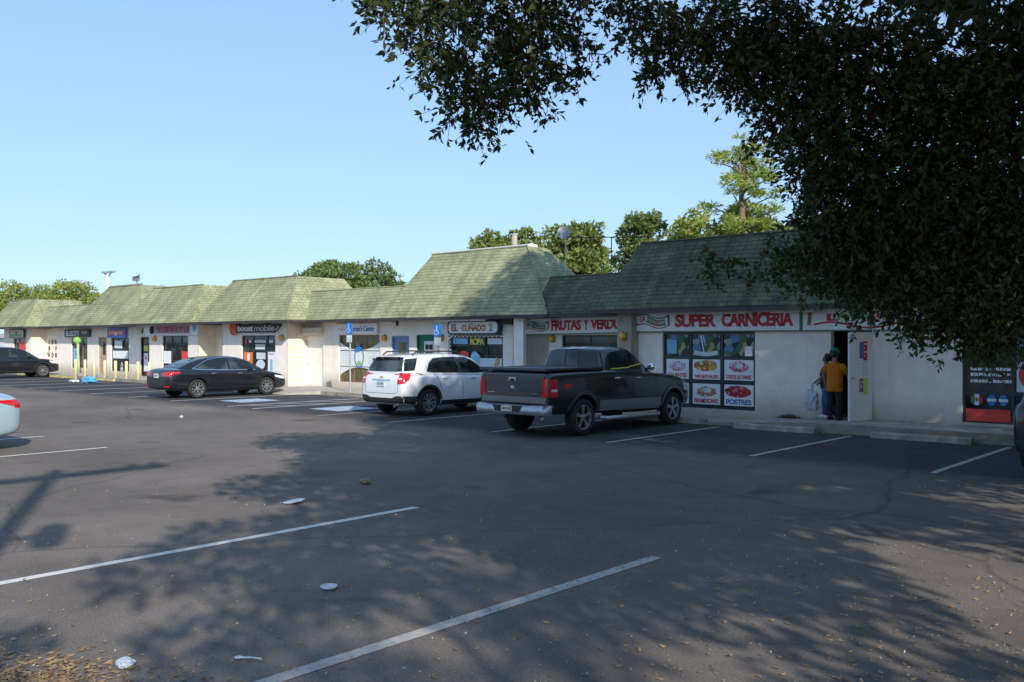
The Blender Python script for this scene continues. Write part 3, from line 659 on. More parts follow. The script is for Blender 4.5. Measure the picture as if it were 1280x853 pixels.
a = MB(); ribbon(a, [(-28.6+.27*math.cos(k/20*2*PI), 1.37+.40*math.sin(k/20*2*PI)) for k in range(21)], .06, 22.728); disc(a,-28.6,1.75,.1,.13,22.727,10); disc(a,-28.72,1.62,.2,.06,22.726,10); a.build('emblem', M['blue'], t)
a = MB(); disc(a,-28.58,1.13,.13,.1,22.727,10,wob=.3); a.build('emblem', M['lime'], t)
a = MB()
for i in range(5): ribbon(a, [(-29.68,1.53-.1*i),(-29.1,1.53-.1*i)], .025, 22.728); ribbon(a, [(-28.05,1.53-.1*i),(-27.5,1.53-.1*i)], .025, 22.728)
a.build('lettering', M['pale_poster'], t)
# phone shop
t = thing('shop_sign', 'black boost mobile sign with orange swirl', 'sign', (-34.3,21.68,2.3))
a = MB(); p = [(-36.0,2.40),(-35.75,2.36),(-32.95,2.36),(-32.7,2.52),(-32.45,2.66),(-32.7,2.72),(-33.2,2.70),(-33.4,2.76),(-34.1,2.70),(-34.7,2.75),(-35.4,2.70),(-35.8,2.78)]
F = [(x,21.66,z) for x,z in p]; B = [(x,21.78,z) for x,z in p]; n = len(p)
a.add(F+B, [list(range(n))]+[(i,n+i,n+(i+1)%n,(i+1)%n) for i in range(n)]); a.build('board', M['black'], t)
a = MB(); a.lathe((-36.05,21.70,2.555), [(.30,-.06),(.31,-.02),(.28,0)], 'y', 20); a.build('logo_disc', M['red_bright'], t)
for rr in (.2,.11):
    a = MB(); ribbon(a, [(-36.05+rr*math.cos(k/18*2*PI*.8+rr*9), 2.555+rr*math.sin(k/18*2*PI*.8+rr*9)) for k in range(19)], .035, 21.63); a.build('logo_swirl', M['orange'], t)
a = MB(); put_text(a, 'boost', -35.68,-34.45, 2.42,2.68, 21.652, .035); a.build('lettering', M['white'], t)
a = MB(); put_text(a, 'mobile', -34.36,-32.86, 2.42,2.68, 21.652, -.002); a.build('lettering', M['white'], t)
a = MB(); ribbon(a, [(-32.8,2.50),(-32.7,2.47),(-32.55,2.62)], .05, 21.65); a.build('lettering', M['white'], t)
def poster(x0,x1,z0,z1,y,m,label,cat='poster',extra=None,name='poster'):
    t = thing(name, label, cat, ((x0+x1)/2, y, z0)); a = MB(); a.box(x0,x1,y-.012,y,z0,z1); a.build('sheet', M[m], t)
    if extra: extra(t, y-.018)
    return t
def ex_hands(t, y):
    a = MB(); disc(a,-35.1,1.3,.12,.16,y,9,wob=.4); a.build('picture', M['white'], t)
poster(-35.5,-34.82,.35,1.52,21.86,'orange','orange poster in the phone shop window',extra=ex_hands)
def ex_person(t, y):
    a = MB(); disc(a,-33.36,1.12,.1,.12,y,10,wob=.2); a.poly([(-33.45,y,.35),(-33.25,y,.35),(-33.27,y,1.0),(-33.45,y,1.0)]); a.build('picture', M['skyblue'], t)
    a = MB(); ribbon(a,[(-33.55,1.45),(-33.2,1.45)],.03,y); a.build('lettering', M['blue_text'], t)
poster(-33.62,-33.06,.35,1.54,21.86,'white_sign','tall white poster with blue figure in the phone shop window',extra=ex_person)
def ex_l(t, y):
    a = MB()
    for i in range(4): ribbon(a,[(-35.2,1.98-.1*i),(-34.9+.1*(i%2),1.98-.1*i)],.05,y)
    a.build('lettering', M['red_bright'], t)
t = thing('window_lettering', 'white vinyl lettering across the phone shop window', 'lettering', (-34.2,21.86,1.65))
for x0,x1,z in ((-35.1,-34.85,1.98),(-34.65,-33.75,1.98),(-33.55,-33.2,1.98),(-34.6,-33.8,1.80),(-34.6,-33.85,1.70)):
    x = x0; a = MB()
    while x < x1-.05:
        w = random.uniform(.05,.1); a.box(x, min(x+w,x1), 21.862, 21.868, z-.06, z+.06); x += w+.025
    a.build('text_line', M['white'], t)
a = MB(); disc(a,-35.35,1.97,.1,.12,21.862,12); o = a.build('window_sticker', M['red_bright']); tag(o, 'red sticker left of the phone shop lettering', 'sticker')
a = MB(); a.box(-34.5,-33.85,21.85,21.87,1.22,1.5); disc(a,-34.18,1.0,.35,.2,21.855,14,wob=.2); o = a.build('poster', M['pale_poster']); tag(o, 'grey white poster in the middle of the phone shop window', 'poster')
# pink sign, and the smaller signs on the left
t = sign('shop_sign', 'wide pink shop sign with faded maroon lettering', -44.35,-39.15, 2.27,2.80, 21.68, board='white_sign')
a = MB(); a.box(-43.4,-39.85,21.672,21.678,2.33,2.76); a.build('panel', M['pink'], t)
a = MB()
x = -43.1
while x < -40.0:
    w = random.uniform(.13,.2); a.box(x,x+.035,21.664,21.668,2.4,2.69); a.box(x+w-.05,x+w-.02,21.664,21.668,2.4,2.69)
    a.box(x,x+w-.02,21.660,21.663,random.choice((2.4,2.53,2.65)),random.choice((2.44,2.57,2.69))); x += w+.05
a.build('lettering', M['maroon'], t)
a = MB(); disc(a,-43.55,2.53,.24,.2,21.662,16,wob=.15); a.build('emblem', M['navy'], t)
a = MB(); disc(a,-39.45,2.6,.14,.18,21.662,14,wob=.3); a.build('emblem', M['skyblue'], t)
t = sign('shop_sign', 'small yellow and white sign left of the pink sign', -45.3,-44.5, 2.3,2.8, 21.75, board='cream')
a = MB(); ribbon(a,[(-45.1,2.4),(-45.0,2.65),(-44.85,2.45)],.07,21.742); a.build('emblem', M['lime_pale'], t)
a = MB(); a.poly([(-44.85,21.741,2.4),(-44.65,21.741,2.4),(-44.6,21.741,2.7)]); a.build('emblem', M['navy'], t)
t = sign('shop_sign', 'blue bordered sign with red panel over a shop window', -50.5,-48.3, 2.17,2.68, 22.55, board='blue')
a = MB(); a.box(-50.35,-48.45,22.54,22.546,2.3,2.58); a.build('panel', M['red_bright'], t)
a = MB(); x = -50.2
while x < -48.6: a.box(x,x+.07,22.532,22.538,2.36,2.52); x += .15
a.build('lettering', M['white'], t)
a = MB(); disc(a,-49.4,2.37,.14,.1,22.53,10); a.build('emblem', M['white'], t)
t = sign('shop_sign', 'black ELLECITY sign with white letters, above the green inflatable', -56.2,-52.8, 2.22,2.66, 22.55, board='black', texts=[('ELLECITY', -56.0,-54.1, 2.27,2.58,'white_sign',.03)])
a = MB(); put_text(a, 'CA', -53.75,-53.1, 2.40,2.58, 22.543, .02); a.build('lettering', M['white_sign'], t)
t = sign('shop_sign', 'cream sign with green band on the leftmost shop', -62.3,-60.05, 2.2,2.68, 21.65, board='cream', frame='frame_dk')
a = MB(); a.box(-62.2,-60.3,21.64,21.646,2.25,2.4); a.build('band', M['green_letter'], t)
a = MB(); disc(a,-61.2,2.48,.16,.12,21.639,10,wob=.3); a.build('emblem', M['brown_text'], t)
poster(-61.3,-60.15,.6,1.95,21.85,'red_bright','red poster in the leftmost shop window')
t = thing('wall_lettering', 'three rows of large black letters on the white wall', 'lettering', (-58.3,22.68,1.0))
for r in range(3):
    for q in range(3):
        if (r,q) == (1,1): continue
        a = MB(); put_text(a, 'ABRSEVRDS'[r*3+q], -58.95+.5*q,-58.65+.5*q, 1.78-.4*r, 2.05-.4*r, 22.68, .06); a.build('letter', M['black'], t)
a = MB(); put_text(a, '15', -59.25+.1,-58.9+.1, 1.1,1.33, 22.68, .01); o = a.build('house_number', M['frame_dk']); tag(o, 'small dark number on the wall left of the black letters', 'number')
# posters of the small shops on the left
poster(-55.45,-54.98,.7,1.55,22.78,'skyblue','pale blue poster behind the green inflatable')
poster(-50.2,-48.35,1.03,1.45,22.75,'white_sign','long white banner in the window under the red and blue sign')
poster(-50.0,-49.1,1.58,2.0,22.75,'pale_poster','grey poster, upper left in the window under the red and blue sign')
def ex_a(t, y):
    a = MB(); put_text(a, 'A', -49.25,-48.95, .62,.85, y, .02); put_text(a, 'B', -49.25,-48.95, .36,.58, y, .02); a.build('lettering', M['white'], t)
poster(-49.55,-48.7,.36,.95,22.75,'black','black panel with white letters low in the shop window',extra=ex_a)
poster(-46.6,-46.15,1.45,1.75,22.76,'neon','yellow notice on the dark glazed door')
poster(-46.6,-46.15,.4,1.35,22.76,'white_sign','white notice low on the dark glazed door')
a = MB(); disc(a,-46.37,1.1,.1,.08,22.735,10); o = a.build('window_sticker', M['red_bright']); tag(o, 'round red sticker on the white notice', 'sticker')
poster(-42.68,-41.98,.9,1.5,21.86,'white_sign','white poster left in the window under the pink sign')
poster(-40.92,-40.32,1.1,1.5,21.86,'red_bright','pinkish red poster right in the window under the pink sign')
poster(-41.75,-41.2,.5,.95,21.86,'pale_poster','grey poster low in the middle of the doorway window')
# green inflatable
t = thing('inflatable_figure', 'lime green inflatable tube figure in front of a shop window', 'inflatable', (-53.6,22.3,.13))
a = MB(); a.tube([(-53.65,22.3,.13),(-53.62,22.3,.7),(-53.66,22.28,1.3),(-53.7,22.3,1.85)], [.09,.075,.07,.07], 10); a.build('body', M['lime_pale'], t, True)
a = MB(); a.lathe((-53.75,22.28,2.02), [(.05,-.2),(.15,-.16),(.23,-.04),(.22,.08),(.13,.18),(.03,.2)], 'z', 14); a.build('head', M['lime'], t, True)
# market window contents
goods = [(-13.55,-12.86,'goods','jumble of goods'),(-12.74,-11.92,'goods','dark display'),(-11.80,-10.96,'goods','display of packets')]
for i,(x0,x1,m,lab) in enumerate(goods):
    poster(x0,x1,1.63,2.18,21.385,m,lab+' in the '+('left','middle','right')[i]+' top pane of the market window','display',name='window_display')
poster(-13.52,-13.22,1.68,2.04,21.365,'skyblue','light blue poster top left in the market window')
poster(-11.2,-10.99,1.63,1.88,21.365,'white_sign','small white notice top right in the market window')
a = MB(); ribbon(a, [(-12.68+.7*i/10, 1.72-.05*math.sin(i/10*PI)) for i in range(11)], .11, 21.36); o = a.build('scale_pan', M['pale_poster']); tag(o, 'pale curved pan in the middle top pane of the market window', 'pan')
a = MB(); ribbon(a, [(-12.48,2.17),(-12.38,1.68)], .035, 21.358); ribbon(a, [(-12.42,2.17),(-12.34,1.9)], .02, 21.358); o = a.build('neon_tube', M['white_sign']); tag(o, 'thin white tube hanging over the pale pan', 'tube')
def food(x0,x1,z0,z1,pm,txt,tm,lab,shape,tz=.16):
    def ex(t, y):
        a = MB(); cx = (x0+x1)/2; cz = (z0+z1)/2+.07; 
        if shape == 'full': disc(a,cx-.02,cz+.03,(x1-x0)*.44,(z1-z0)*.28,y,22,wob=.16)
        elif shape == 'heart': disc(a,cx,cz+.02,(x1-x0)*.34,(z1-z0)*.27,y,20,wob=.22)
        else: disc(a,cx,cz,(x1-x0)*.36,(z1-z0)*.24,y,20,wob=.3)
        a.build('picture', M[pm], t)
        if shape in ('heart','pile'):
            a = MB(); disc(a,cx+.03,cz+.03,(x1-x0)*.15,(z1-z0)*.12,y-.003,12,wob=.3); a.build('picture', M['pale_poster'], t)
        a = MB(); put_text(a, txt, x0+(x1-x0)*.07, x1-(x1-x0)*.07, z0+.035, z0+.035+tz*.72, y-.002, .025); a.build('lettering', M[tm], t)
    poster(x0,x1,z0,z1,21.39,'white_sign',lab,extra=ex)
food(-13.56,-12.86,1.0,1.53,'ham','CALIENTES','red','poster of sliced meat, left in the middle row of the market window','pile')
food(-12.74,-11.92,1.0,1.53,'fruit','VEGETALES','red','poster of fruit and vegetables, centre of the market window','full',.13)
food(-11.80,-10.97,1.0,1.53,'meat','CORTES DE CARNES','red','CORTES DE CARNES poster with heart-shaped meat','heart',.15)
food(-13.56,-12.86,.34,.89,'bread','ANTOJITOS','red','poster hidden behind the truck, bottom left of the market window','pile')
food(-12.74,-11.92,.34,.89,'bread','PAN MEXICANO','red','PAN MEXICANO poster with brown loaf','pile',.17)
food(-11.80,-10.97,.34,.89,'berries','POSTRES','blue_text','POSTRES poster with red dessert','full',.19)
# open door of the market with notices
t = thing('open_door', 'white steel door standing open at the market entrance', 'door', (-7.95,21.22,.2), rz=R(78), local=True)
a = MB(); a.box(-.88,0,-.04,0,.005,2.03); a.build('leaf', M['white'], t)
a = MB(); a.lathe((-.80,-.06,.98), [(.012,.02),(.03,.0),(.03,-.03),(.01,-.05)], 'y', 10); a.lathe((-.80,.02,.98), [(.012,-.02),(.03,.0),(.03,.03),(.01,.05)], 'y', 10); a.build('handle', M['chrome'], t)
def notice(x0,x1,z0,z1,m,lab,lines=None):
    t = thing('notice', lab, 'notice', (-7.95,21.22,.2), rz=R(78), local=True)
    a = MB(); a.box(x0,x1,-.047,-.042,z0,z1); a.build('sheet', M[m], t)
    if lines:
        a = MB()
        for i in range(4): z = z1-.05-(z1-z0-.08)*i/4; a.box(x0+.03,x1-.03-.06*(i%2),-.05,-.048,z-.03,z)
        a.build('lettering', M[lines], t)
notice(-.36,-.20,1.38,1.82,'red','red notice at the top of the open white door','white')
notice(-.50,-.37,1.42,1.80,'blue_text','narrow blue notice left of the red one on the open door')
notice(-.56,-.40,1.00,1.36,'white_sign','white notice in the middle of the open door, left','pale_poster')
notice(-.38,-.20,1.02,1.36,'pale_poster','pale blue notice in the middle of the open door, right','white')
notice(-.50,-.36,.66,.96,'maroon','dark red notice low on the open door','white')
notice(-.34,-.18,.60,.98,'neon','yellow notice, lowest on the open door')
# money transfer stickers on the right market window
t = thing('window_lettering', 'three lines of small white lettering on the right market window', 'lettering', (-5.45,21.38,1.1))
for z in (1.42,1.30,1.16):
    x = -5.85; a = MB()
    while x < -5.05: w = random.uniform(.04,.09); a.box(x,x+w,21.375,21.385,z-.03,z+.035); x += w+.015
    a.build('text_line', M['white_sign'], t)
a = MB(); a.box(-5.93,-5.06,21.34,21.358,.30,.56); o = a.build('window_panel', M['red_bright']); tag(o, 'bright red panel at the foot of the right market window', 'panel')
t = thing('window_sticker', 'round green white and red flag sticker on the right market window', 'sticker', (-5.72,21.37,.76))
for q,(x0,m) in enumerate((( -.125,'green'),(-.042,'white'),(.042,'red'))):
    a = MB(); pts = []
    for k in range(9):
        x = x0+.084*k/8; pts.append((-5.72+x, math.sqrt(max(0,.125**2-min(x*x,.125**2)))))
    a.poly([(x,21.368,.76+h) for x,h in pts]+[(x,21.368,.76-h) for x,h in pts[::-1]]); a.build('stripe', M[m], t)
a = MB(); disc(a,-5.72,.76,.035,.04,21.362,10); a.build('emblem', M['brown_text'], t)
for x, lab in ((-5.43,'blue and white oval sticker beside the flag sticker'),(-5.2,'blue and white oval sticker at the right of the window row')):
    t = thing('window_sticker', lab, 'sticker', (x,21.37,.76)); a = MB(); disc(a,x,.76,.085,.12,21.37,16); a.build('oval', M['blue'], t)
    a = MB(); a.box(x-.09,x+.09,21.36,21.366,.73,.79); a.build('band', M['white'], t)
t = thing('window_decal', 'big round red decal behind the dark parked car', 'decal', (-4.55,21.37,1.25)); a = MB(); disc(a,-4.55,1.32,.36,.36,21.368,24); a.build('disc', M['red_bright'], t)
poster(-4.95,-3.9,.95,1.58,21.39,'pale_poster','pale sheet under the red decal in the right market window')
poster(-4.95,-3.9,1.7,2.2,21.39,'skyblue','blue sheet top right in the right market window')
# wall lanterns
def lantern(x,y,z,lab):
    t = thing('wall_lantern', lab, 'wall lamp', (x,y,z), group='amber wall lanterns under the eaves')
    a = MB(); a.lathe((x,y-.10,z), [(.03,-.12),(.085,-.09),(.10,0),(.09,.07),(.05,.11)], 'z', 12); a.build('shade', M['amber'], t, True)
    a = MB(); a.box(x-.06,x+.06,y-.03,y,z-.1,z+.1); a.tube([(x,y-.02,z+.1),(x,y-.08,z+.13),(x,y-.1,z+.1)],.015,6); a.build('bracket', M['fascia'], t)
for x,y,z,lab in ((-14.65,20.95,2.15,'amber wall lantern on the brown corner pier'),(-19.05,23.2,2.08,'amber wall lantern under the fruit shop sign'),(-26.95,22.7,2.12,'amber wall lantern left of the blue door'),
                (-23.8,22.7,2.12,'amber wall lantern right of the green door'),(-32.45,21.8,2.14,'amber wall lantern right of the phone shop window'),(-43.4,21.8,2.1,'amber wall lantern left of the window under the pink sign')): lantern(x,y,z,lab)
def strip(x0,x1,y,z,lab,m='cream',rot=0):
    t = thing('strip_light', lab, 'light fitting', ((x0+x1)/2,y,z), group='strip lights under the eaves')
    a = MB(); a.box(x0,x1,y-.09,y+.05,z,z+.055); a.build('housing', M[m], t, bevel=.008)
    a = MB(); a.tube([(x0+.05,y-.06,z-.015),(x1-.05,y-.06,z-.015)],.02,8); a.build('tube', M['white'], t)
    a = MB(); a.box(x0+.1,x0+.16,y-.02,y+.02,z+.056,z+.1); a.box(x1-.16,x1-.1,y-.02,y+.02,z+.056,z+.1); a.build('bracket', M['fascia'], t)
strip(-12.15,-10.85,20.9,2.74,'cream strip light above the N of the long market sign')
strip(-10.3,-9.15,20.9,2.74,'cream strip light at the right end of the long market sign')
strip(-8.85,-7.5,20.9,2.74,'cream strip light above the market door')
strip(-7.2,-6.0,20.9,2.74,'cream strip light behind the hanging branches')
strip(-20.1,-18.6,22.6,2.70,'cream strip light over the logo of the fruit shop sign')
strip(-18.3,-15.6,22.6,2.70,'long cream strip light over the fruit shop lettering')
strip(-23.5,-21.0,22.1,2.72,'white strip light over the rounded sign','white')
t = thing('door_shutter', 'white roller shutter box with tan underside over the white door', 'shutter', (-31.4,22.5,2.2))
a = MB(); a.box(-32.0,-30.85,22.42,22.69,2.3,2.56); a.build('box', M['cream'], t, bevel=.02); a = MB(); a.box(-31.95,-30.9,22.45,22.68,2.2,2.297); a.build('rail', M['stucco_tan'], t)
t = thing('loudspeaker', 'black box loudspeaker under the eave beside the rounded sign', 'loudspeaker', (-20.3,22.45,2.55))
a = MB(); a.box(-20.62,-20.08,22.3,22.66,2.56,2.8); a.build('cabinet', M['black'], t, bevel=.015); a = MB(); a.lathe((-20.35,22.29,2.68), [(.08,.008),(.09,0),(.03,.006)],'y',14); a.build('cone', M['plast'], t)
t = thing('floodlight', 'small dark floodlight under the eave near the blue door', 'floodlight', (-25.7,22.2,2.6))
a = MB(); a.lathe((-25.7,22.2,2.66), [(.04,-.1),(.07,0),(.05,.06)], 'z', 10); a.build('head', M['plast'], t); a = MB(); a.box(-25.73,-25.67,22.17,22.23,2.7,2.79); a.build('bracket', M['fascia'], t)
# bollards
names = ['leftmost yellow bollard, in front of the window beside the inflatable','second yellow bollard from the left, before the green inflatable','third yellow bollard from the left, between inflatable and brown door',
 'fourth yellow bollard from the left, before the brown door','fifth yellow bollard from the left, at the edge of the shop with the blue sign','sixth yellow bollard from the left, before the red and blue sign shop','seventh yellow bollard from the left, before the plain white wall','rightmost yellow bollard, beside the black sedan']
bx = [94.6,106.3,118,131,144.4,158,172.6,187]
for u, lab in zip(bx, names):
    aa = (u-640)/1140; x = 20.72*(-.6691+.7431*aa)/(.7431+.6691*aa)
    t = thing('bollard', lab, 'bollard', (x,20.72,.13), group='yellow bollards along the kerb')
    a = MB(); a.lathe((x,20.72,.13), [(.075,0),(.075,.80),(.062,.85),(.03,.875)], 'z', 14); a.build('post', M['yellow'], t, True)
    a = MB(); a.lathe((x,20.72,.13), [(.13,.001),(.13,.012),(.08,.02)], 'z', 12); a.build('base_plate', M['steel'], t)
# wheel stops
def wheel_stop(x0,x1,y,z,lab,m='stop',rz=0):
    t = thing('wheel_stop', lab, 'wheel stop', ((x0+x1)/2,y,z), group='concrete wheel stops by the kerb')
    a = MB(); n = 8; pts = []
    prof = [(-.085,.0),(-.07,.10),(-.04,.13),(.04,.13),(.07,.10),(.085,.0)]
    for i in range(n+1):
        x = x0+(x1-x0)*i/n; pts += [(x, y+py, z+pz+(random.uniform(-.006,.004) if pz > .05 else 0)) for py,pz in prof]
    k = len(prof); fs = [(i*k+j,i*k+j+1,(i+1)*k+j+1,(i+1)*k+j) for i in range(n) for j in range(k-1)]
    fs += [list(range(k)), [n*k+j for j in range(k)][::-1]]; a.add(pts, fs); a.build('block', M[m], t)
    a = MB()
    for x in (x0+.3,x1-.3): a.lathe((x,y,z+.13), [(.02,-.02),(.02,.008),(.004,.012)],'z',8)
    a.build('spike', M['steel'], t)
wheel_stop(-7.2,-5.25,19.3,0,'long worn wheel stop in front of the open door and right market wall')
wheel_stop(-10.35,-8.4,19.25,0,'sunlit wheel stop below the blank market wall')
wheel_stop(-13.1,-11.3,19.6,0,'wheel stop under the nose of the pickup truck')
# accessible parking signs
def psign(x,y,h,lab,wy=0):
    t = thing('parking_sign', lab, 'road sign', (x,y,.13), group='accessible parking signs')
    a = MB(); a.tube([(x,y,.13),(x,y,h)], .028, 8); a.build('post', M['steel'], t)
    p = MB(); p.add(*(lambda q:(q+[(u,v+.012,w) for u,v,w in q],[list(range(len(q)))]+[(i,len(q)+i,len(q)+(i+1)%len(q),(i+1)%len(q)) for i in range(len(q))]))([(px,y-.05,pz) for px,_,pz in stadium(x-.18,x+.18,h-.40,h,0,.04,3)])); b = p.build('sign_plate', M['blue'], t)
    s = MB(); wheelchair(s,(x-.04,y-.054,h-.21),(1,0,0),(0,0,1),.33,0); s.build('wheelchair_symbol', M['white'], t)
    q = MB(); q.box(x-.15,x+.15,y-.05,y-.038,h-.70,h-.44); q2 = q.build('lower_plate', M['pale_poster'], t)
    l = MB()
    for i in range(3): l.box(x-.11,x+.11,y-.056,y-.052,h-.52-.06*i,h-.49-.06*i)
    l.build('lettering', M['frost'], q2)
psign(-26.62,20.75,2.66,'accessible parking sign on a tall post left of the white SUV')
psign(-21.95,20.75,2.56,'accessible parking sign rising behind the white SUV')
# roof furniture
t = thing('roof_turbine', 'white turbine vent on the tallest roof', 'roof vent', (-22.1,25.6,5.28)); a = MB(); a.lathe((-22.1,25.6,5.28), [(.14,0),(.14,.12),(.2,.15),(.27,.22),(.22,.3),(.04,.34)],'z',18); a.build('head', M['white'], t, True)
a = MB(); a.lathe((-22.1,25.6,5.2), [(.24,0),(.2,.1)],'z',12); a.build('base', M['steel'], t)
a = MB(); a.tube([(-22.75,25.4,5.2),(-22.75,25.4,5.98)],.11,10); a.tube([(-22.75,25.4,5.96),(-22.75,25.4,6.0)],.13,10); o = a.build('vent_pipe', M['concrete']); tag(o,'pale vent pipe beside the white turbine on the tallest roof','pipe')
t = thing('tv_antenna', 'long dark TV antenna with a bracing mast behind the low roof', 'antenna', (-17.0,23.6,4.0))
a = MB(); a.tube([(-17.05,23.6,3.6),(-17.0,23.6,5.32)],.016,6); a.build('mast', M['fascia'], t)
a = MB(); a.tube([(-19.1,23.9,5.48),(-15.4,23.3,5.16)],.016,6); 
for i in range(7):
    p = Vector((-18.7,23.83,5.45)).lerp(Vector((-15.6,23.33,5.18)), i/6); a.tube([p+Vector((0,-.5+.05*i,0)), p+Vector((0,.5-.05*i,0))], .008, 4)
a.build('boom', M['fascia'], t)
t = thing('satellite_dish', 'grey satellite dish above the low roof, before the trees', 'dish', (-19.3,24.2,4.05))
a = MB()
cen = Vector((-19.35,24.1,5.66)); ax = Vector((.6,-.75,.25)).normalized(); ux = ax.cross(Vector((0,0,1))).normalized(); uy = ux.cross(ax)
rings = []
for r in (.0,.09,.17,.23): rings.append([cen+ax*(r*r*.5)+(ux*math.cos(k*PI/8)+uy*math.sin(k*PI/8))*max(r,.001) for k in range(16)])
a.add([p for rr in rings for p in rr], [(i*16+k,i*16+(k+1)%16,(i+1)*16+(k+1)%16,(i+1)*16+k) for i in range(3) for k in range(16)]); a.build('reflector', M['disherie'], t, True)
a = MB(); a.tube([(-19.35,24.2,3.6),(-19.35,24.2,5.5),cen],.014,6); a.tube([cen-uy*.35, cen+ax*.42-uy*.1],.015,5); a.build('mast', M['steel'], t)
t = thing('lot_light', 'tall white pole with two flat lamp heads beyond the leftmost roofs', 'lamp post', (-89.4,40,0))
a = MB(); a.tube([(-89.4,40,0),(-89.4,40,8.4)],[.22,.16],10); a.build('pole', M['white'], t)
for s_ in (-1,1):
    a = MB(); a.tube([(-89.4,40,8.2),(-89.4+.7*s_,40,8.6)],.06,6); a.box(-89.4+.5*s_-.5,-89.4+.5*s_+.5+.3*s_,39.8,40.2,8.6,8.78); a.build('lamp_head', M['alu'], t)
t = thing('roof_antenna', 'small rooftop antenna on the tall roof left of the pink sign', 'antenna', (-54.0,26.5,5.0))
a = MB(); a.tube([(-55.2,26.5,5.0),(-55.2,26.5,5.95)],.05,6); a.build('mast', M['steel'], t); a = MB(); a.box(-55.6,-54.8,26.4,26.5,5.7,6.0); a.tube([(-55.5,26.4,5.9),(-54.3,26.3,6.05)],.03,5); a.build('head', M['disherie'], t)
a = MB(); A_, B_ = Vector((-90.33, 23.63, 7.46)), Vector((-77.11, 35.53, 5.06)); pts = [A_.lerp(B_,i/8)-Vector((0,0,.5*math.sin(i/8*PI))) for i in range(9)]; a.tube(pts,.022,5); o = a.build('power_line', M['fascia']); tag(o,'thin power line sagging before the trees at far left','cable')
a = MB(); a.tube([(-90.33,23.63,0),(-90.33,23.63,8.06)],[.16,.11],8); o = a.build('power_pole', M['bark']); tag(o,'power pole carrying the sagging line at far left','pole')
a = MB(); a.tube([(-77.11,35.53,0),(-77.11,35.53,5.16)],[.12,.09],8); o = a.build('power_pole', M['bark']); tag(o,'low service pole hidden behind the roof left of the pink sign','pole')
# pale low building beyond the left end
t = thing('white_shed', 'low white building beyond the left end of the shops', 'building', (-80,27,0)); a = MB(); a.box(-90,-70.6,27,36,0,2.2); a.build('wall', M['white'], t); a = MB(); a.add([(-90.3,26.7,2.2),(-70.3,26.7,2.2),(-70.3,36.3,2.2),(-90.3,36.3,2.2),(-90.3,31.5,2.7),(-70.3,31.5,2.7)],[(0,1,5,4),(3,4,5,2),(0,4,3),(1,2,5)]); a.build('roof', M['concrete'], t)
# utility pole outside the frame whose shadow falls across the lot
t = thing('utility_pole', 'wooden utility pole with crossarm and two transformers', 'utility pole', (2.54,-3.08,0))
a = MB(); a.tube([(2.54,-3.08,0),(2.54,-3.08,5.0),(2.54,-3.08,10.4)],[.15,.13,.11],12); a.build('pole', M['bark'], t)
a = MB(); a.box(2.41,2.67,-5.0,-1.3,9.93,10.09); a.build('crossarm', M['bark'], t)
for y in (-1.85,-1.5,-4.6): 
    a = MB(); a.lathe((2.54,y,10.09), [(.04,0),(.09,.06),(.05,.12),(.08,.18),(.03,.24)],'z',10); a.build('insulator', M['disherie'], t)
for y in (-2.56,-3.60):
    a = MB(); a.lathe((2.54,y,7.2), [(.13,0),(.17,.05),(.17,.5),(.12,.58)],'z',14); a.box(2.49,2.59,min(y,-3.08),max(y,-3.08),7.5,7.56); a.build('transformer', M['disherie'], t)
# litter
def plate(x,y,r,lab,name='paper_plate'):
    a = MB(); a.lathe((x,y,.006), [(r*.05,.004),(r*.7,.002),(r*.78,.006),(r,.022),(r*.97,.026),(r*.76,.012),(r*.1,.010)],'z',22); o = a.build(name, M['paper'], smooth=True); tag(o,lab,'litter'); return o
o = plate(-9.7,6.68,.14,'white foam plate lying before the long white stall line'); o.rotation_euler = (R(5),R(-7),0)
plate(-6.13,4.56,.072,'small white lid on the dark asphalt','cup_lid')
t = thing('plastic_spoon', 'white plastic spoon on the asphalt near the bottom edge', 'litter', (-5.17,3.2,.006), rz=R(35), local=True)
a = MB(); a.lathe((-.055,0,.004), [(.0,.0),(.022,.001),(.026,.007),(.023,.007),(.0,.003)],'z',12); a.build('bowl', M['paper'], t, True); a = MB(); a.tube([(-.035,0,.008),(.03,0,.012),(.10,0,.006)],[.006,.005,.006],6); a.build('handle', M['paper'], t)
def crumple(name, x,y,s,h,m,lab,cat='litter',seed=1):
    rr = random.Random(seed); bm = bmesh.new(); bmesh.ops.create_icosphere(bm, subdivisions=3, radius=1)
    from mathutils import noise
    for v in bm.verts:
        n = noise.noise(v.co*2.3+Vector((seed,0,0)))*.35+noise.noise(v.co*5+Vector((seed,3,0)))*.25
        v.co *= 1+n; v.co.x *= s; v.co.y *= s*.7; v.co.z = max(v.co.z*h+h*.75, .002)
    me = bpy.data.meshes.new(name); bm.to_mesh(me); bm.free(); me.materials.append(m); o = bpy.data.objects.new(name, me); C.objects.link(o); o.location = (x,y,.004); tag(o,lab,cat); return o
crumple('plastic_bag', -5.62,2.62,.07,.03,M['bag'],'crumpled clear plastic bag beside the leaf pile',seed=3)
crumple('plastic_bag', -43.9,18.75,.42,.17,M['bag_blue'],'blue plastic bag on the far stall lines',seed=5)
crumple('paper_scrap', -45.2,18.6,.3,.07,M['paper'],'white paper scrap beside the blue bag',seed=8)
crumple('dry_leaf', -10.24,8.25,.09,.04,M['litter'],'large brown dry leaf in the shadow',seed=9)
crumple('paper_scrap', -22.5,12.0,.05,.03,M['paper'],'small paper scrap on the sunlit aisle',seed=12)
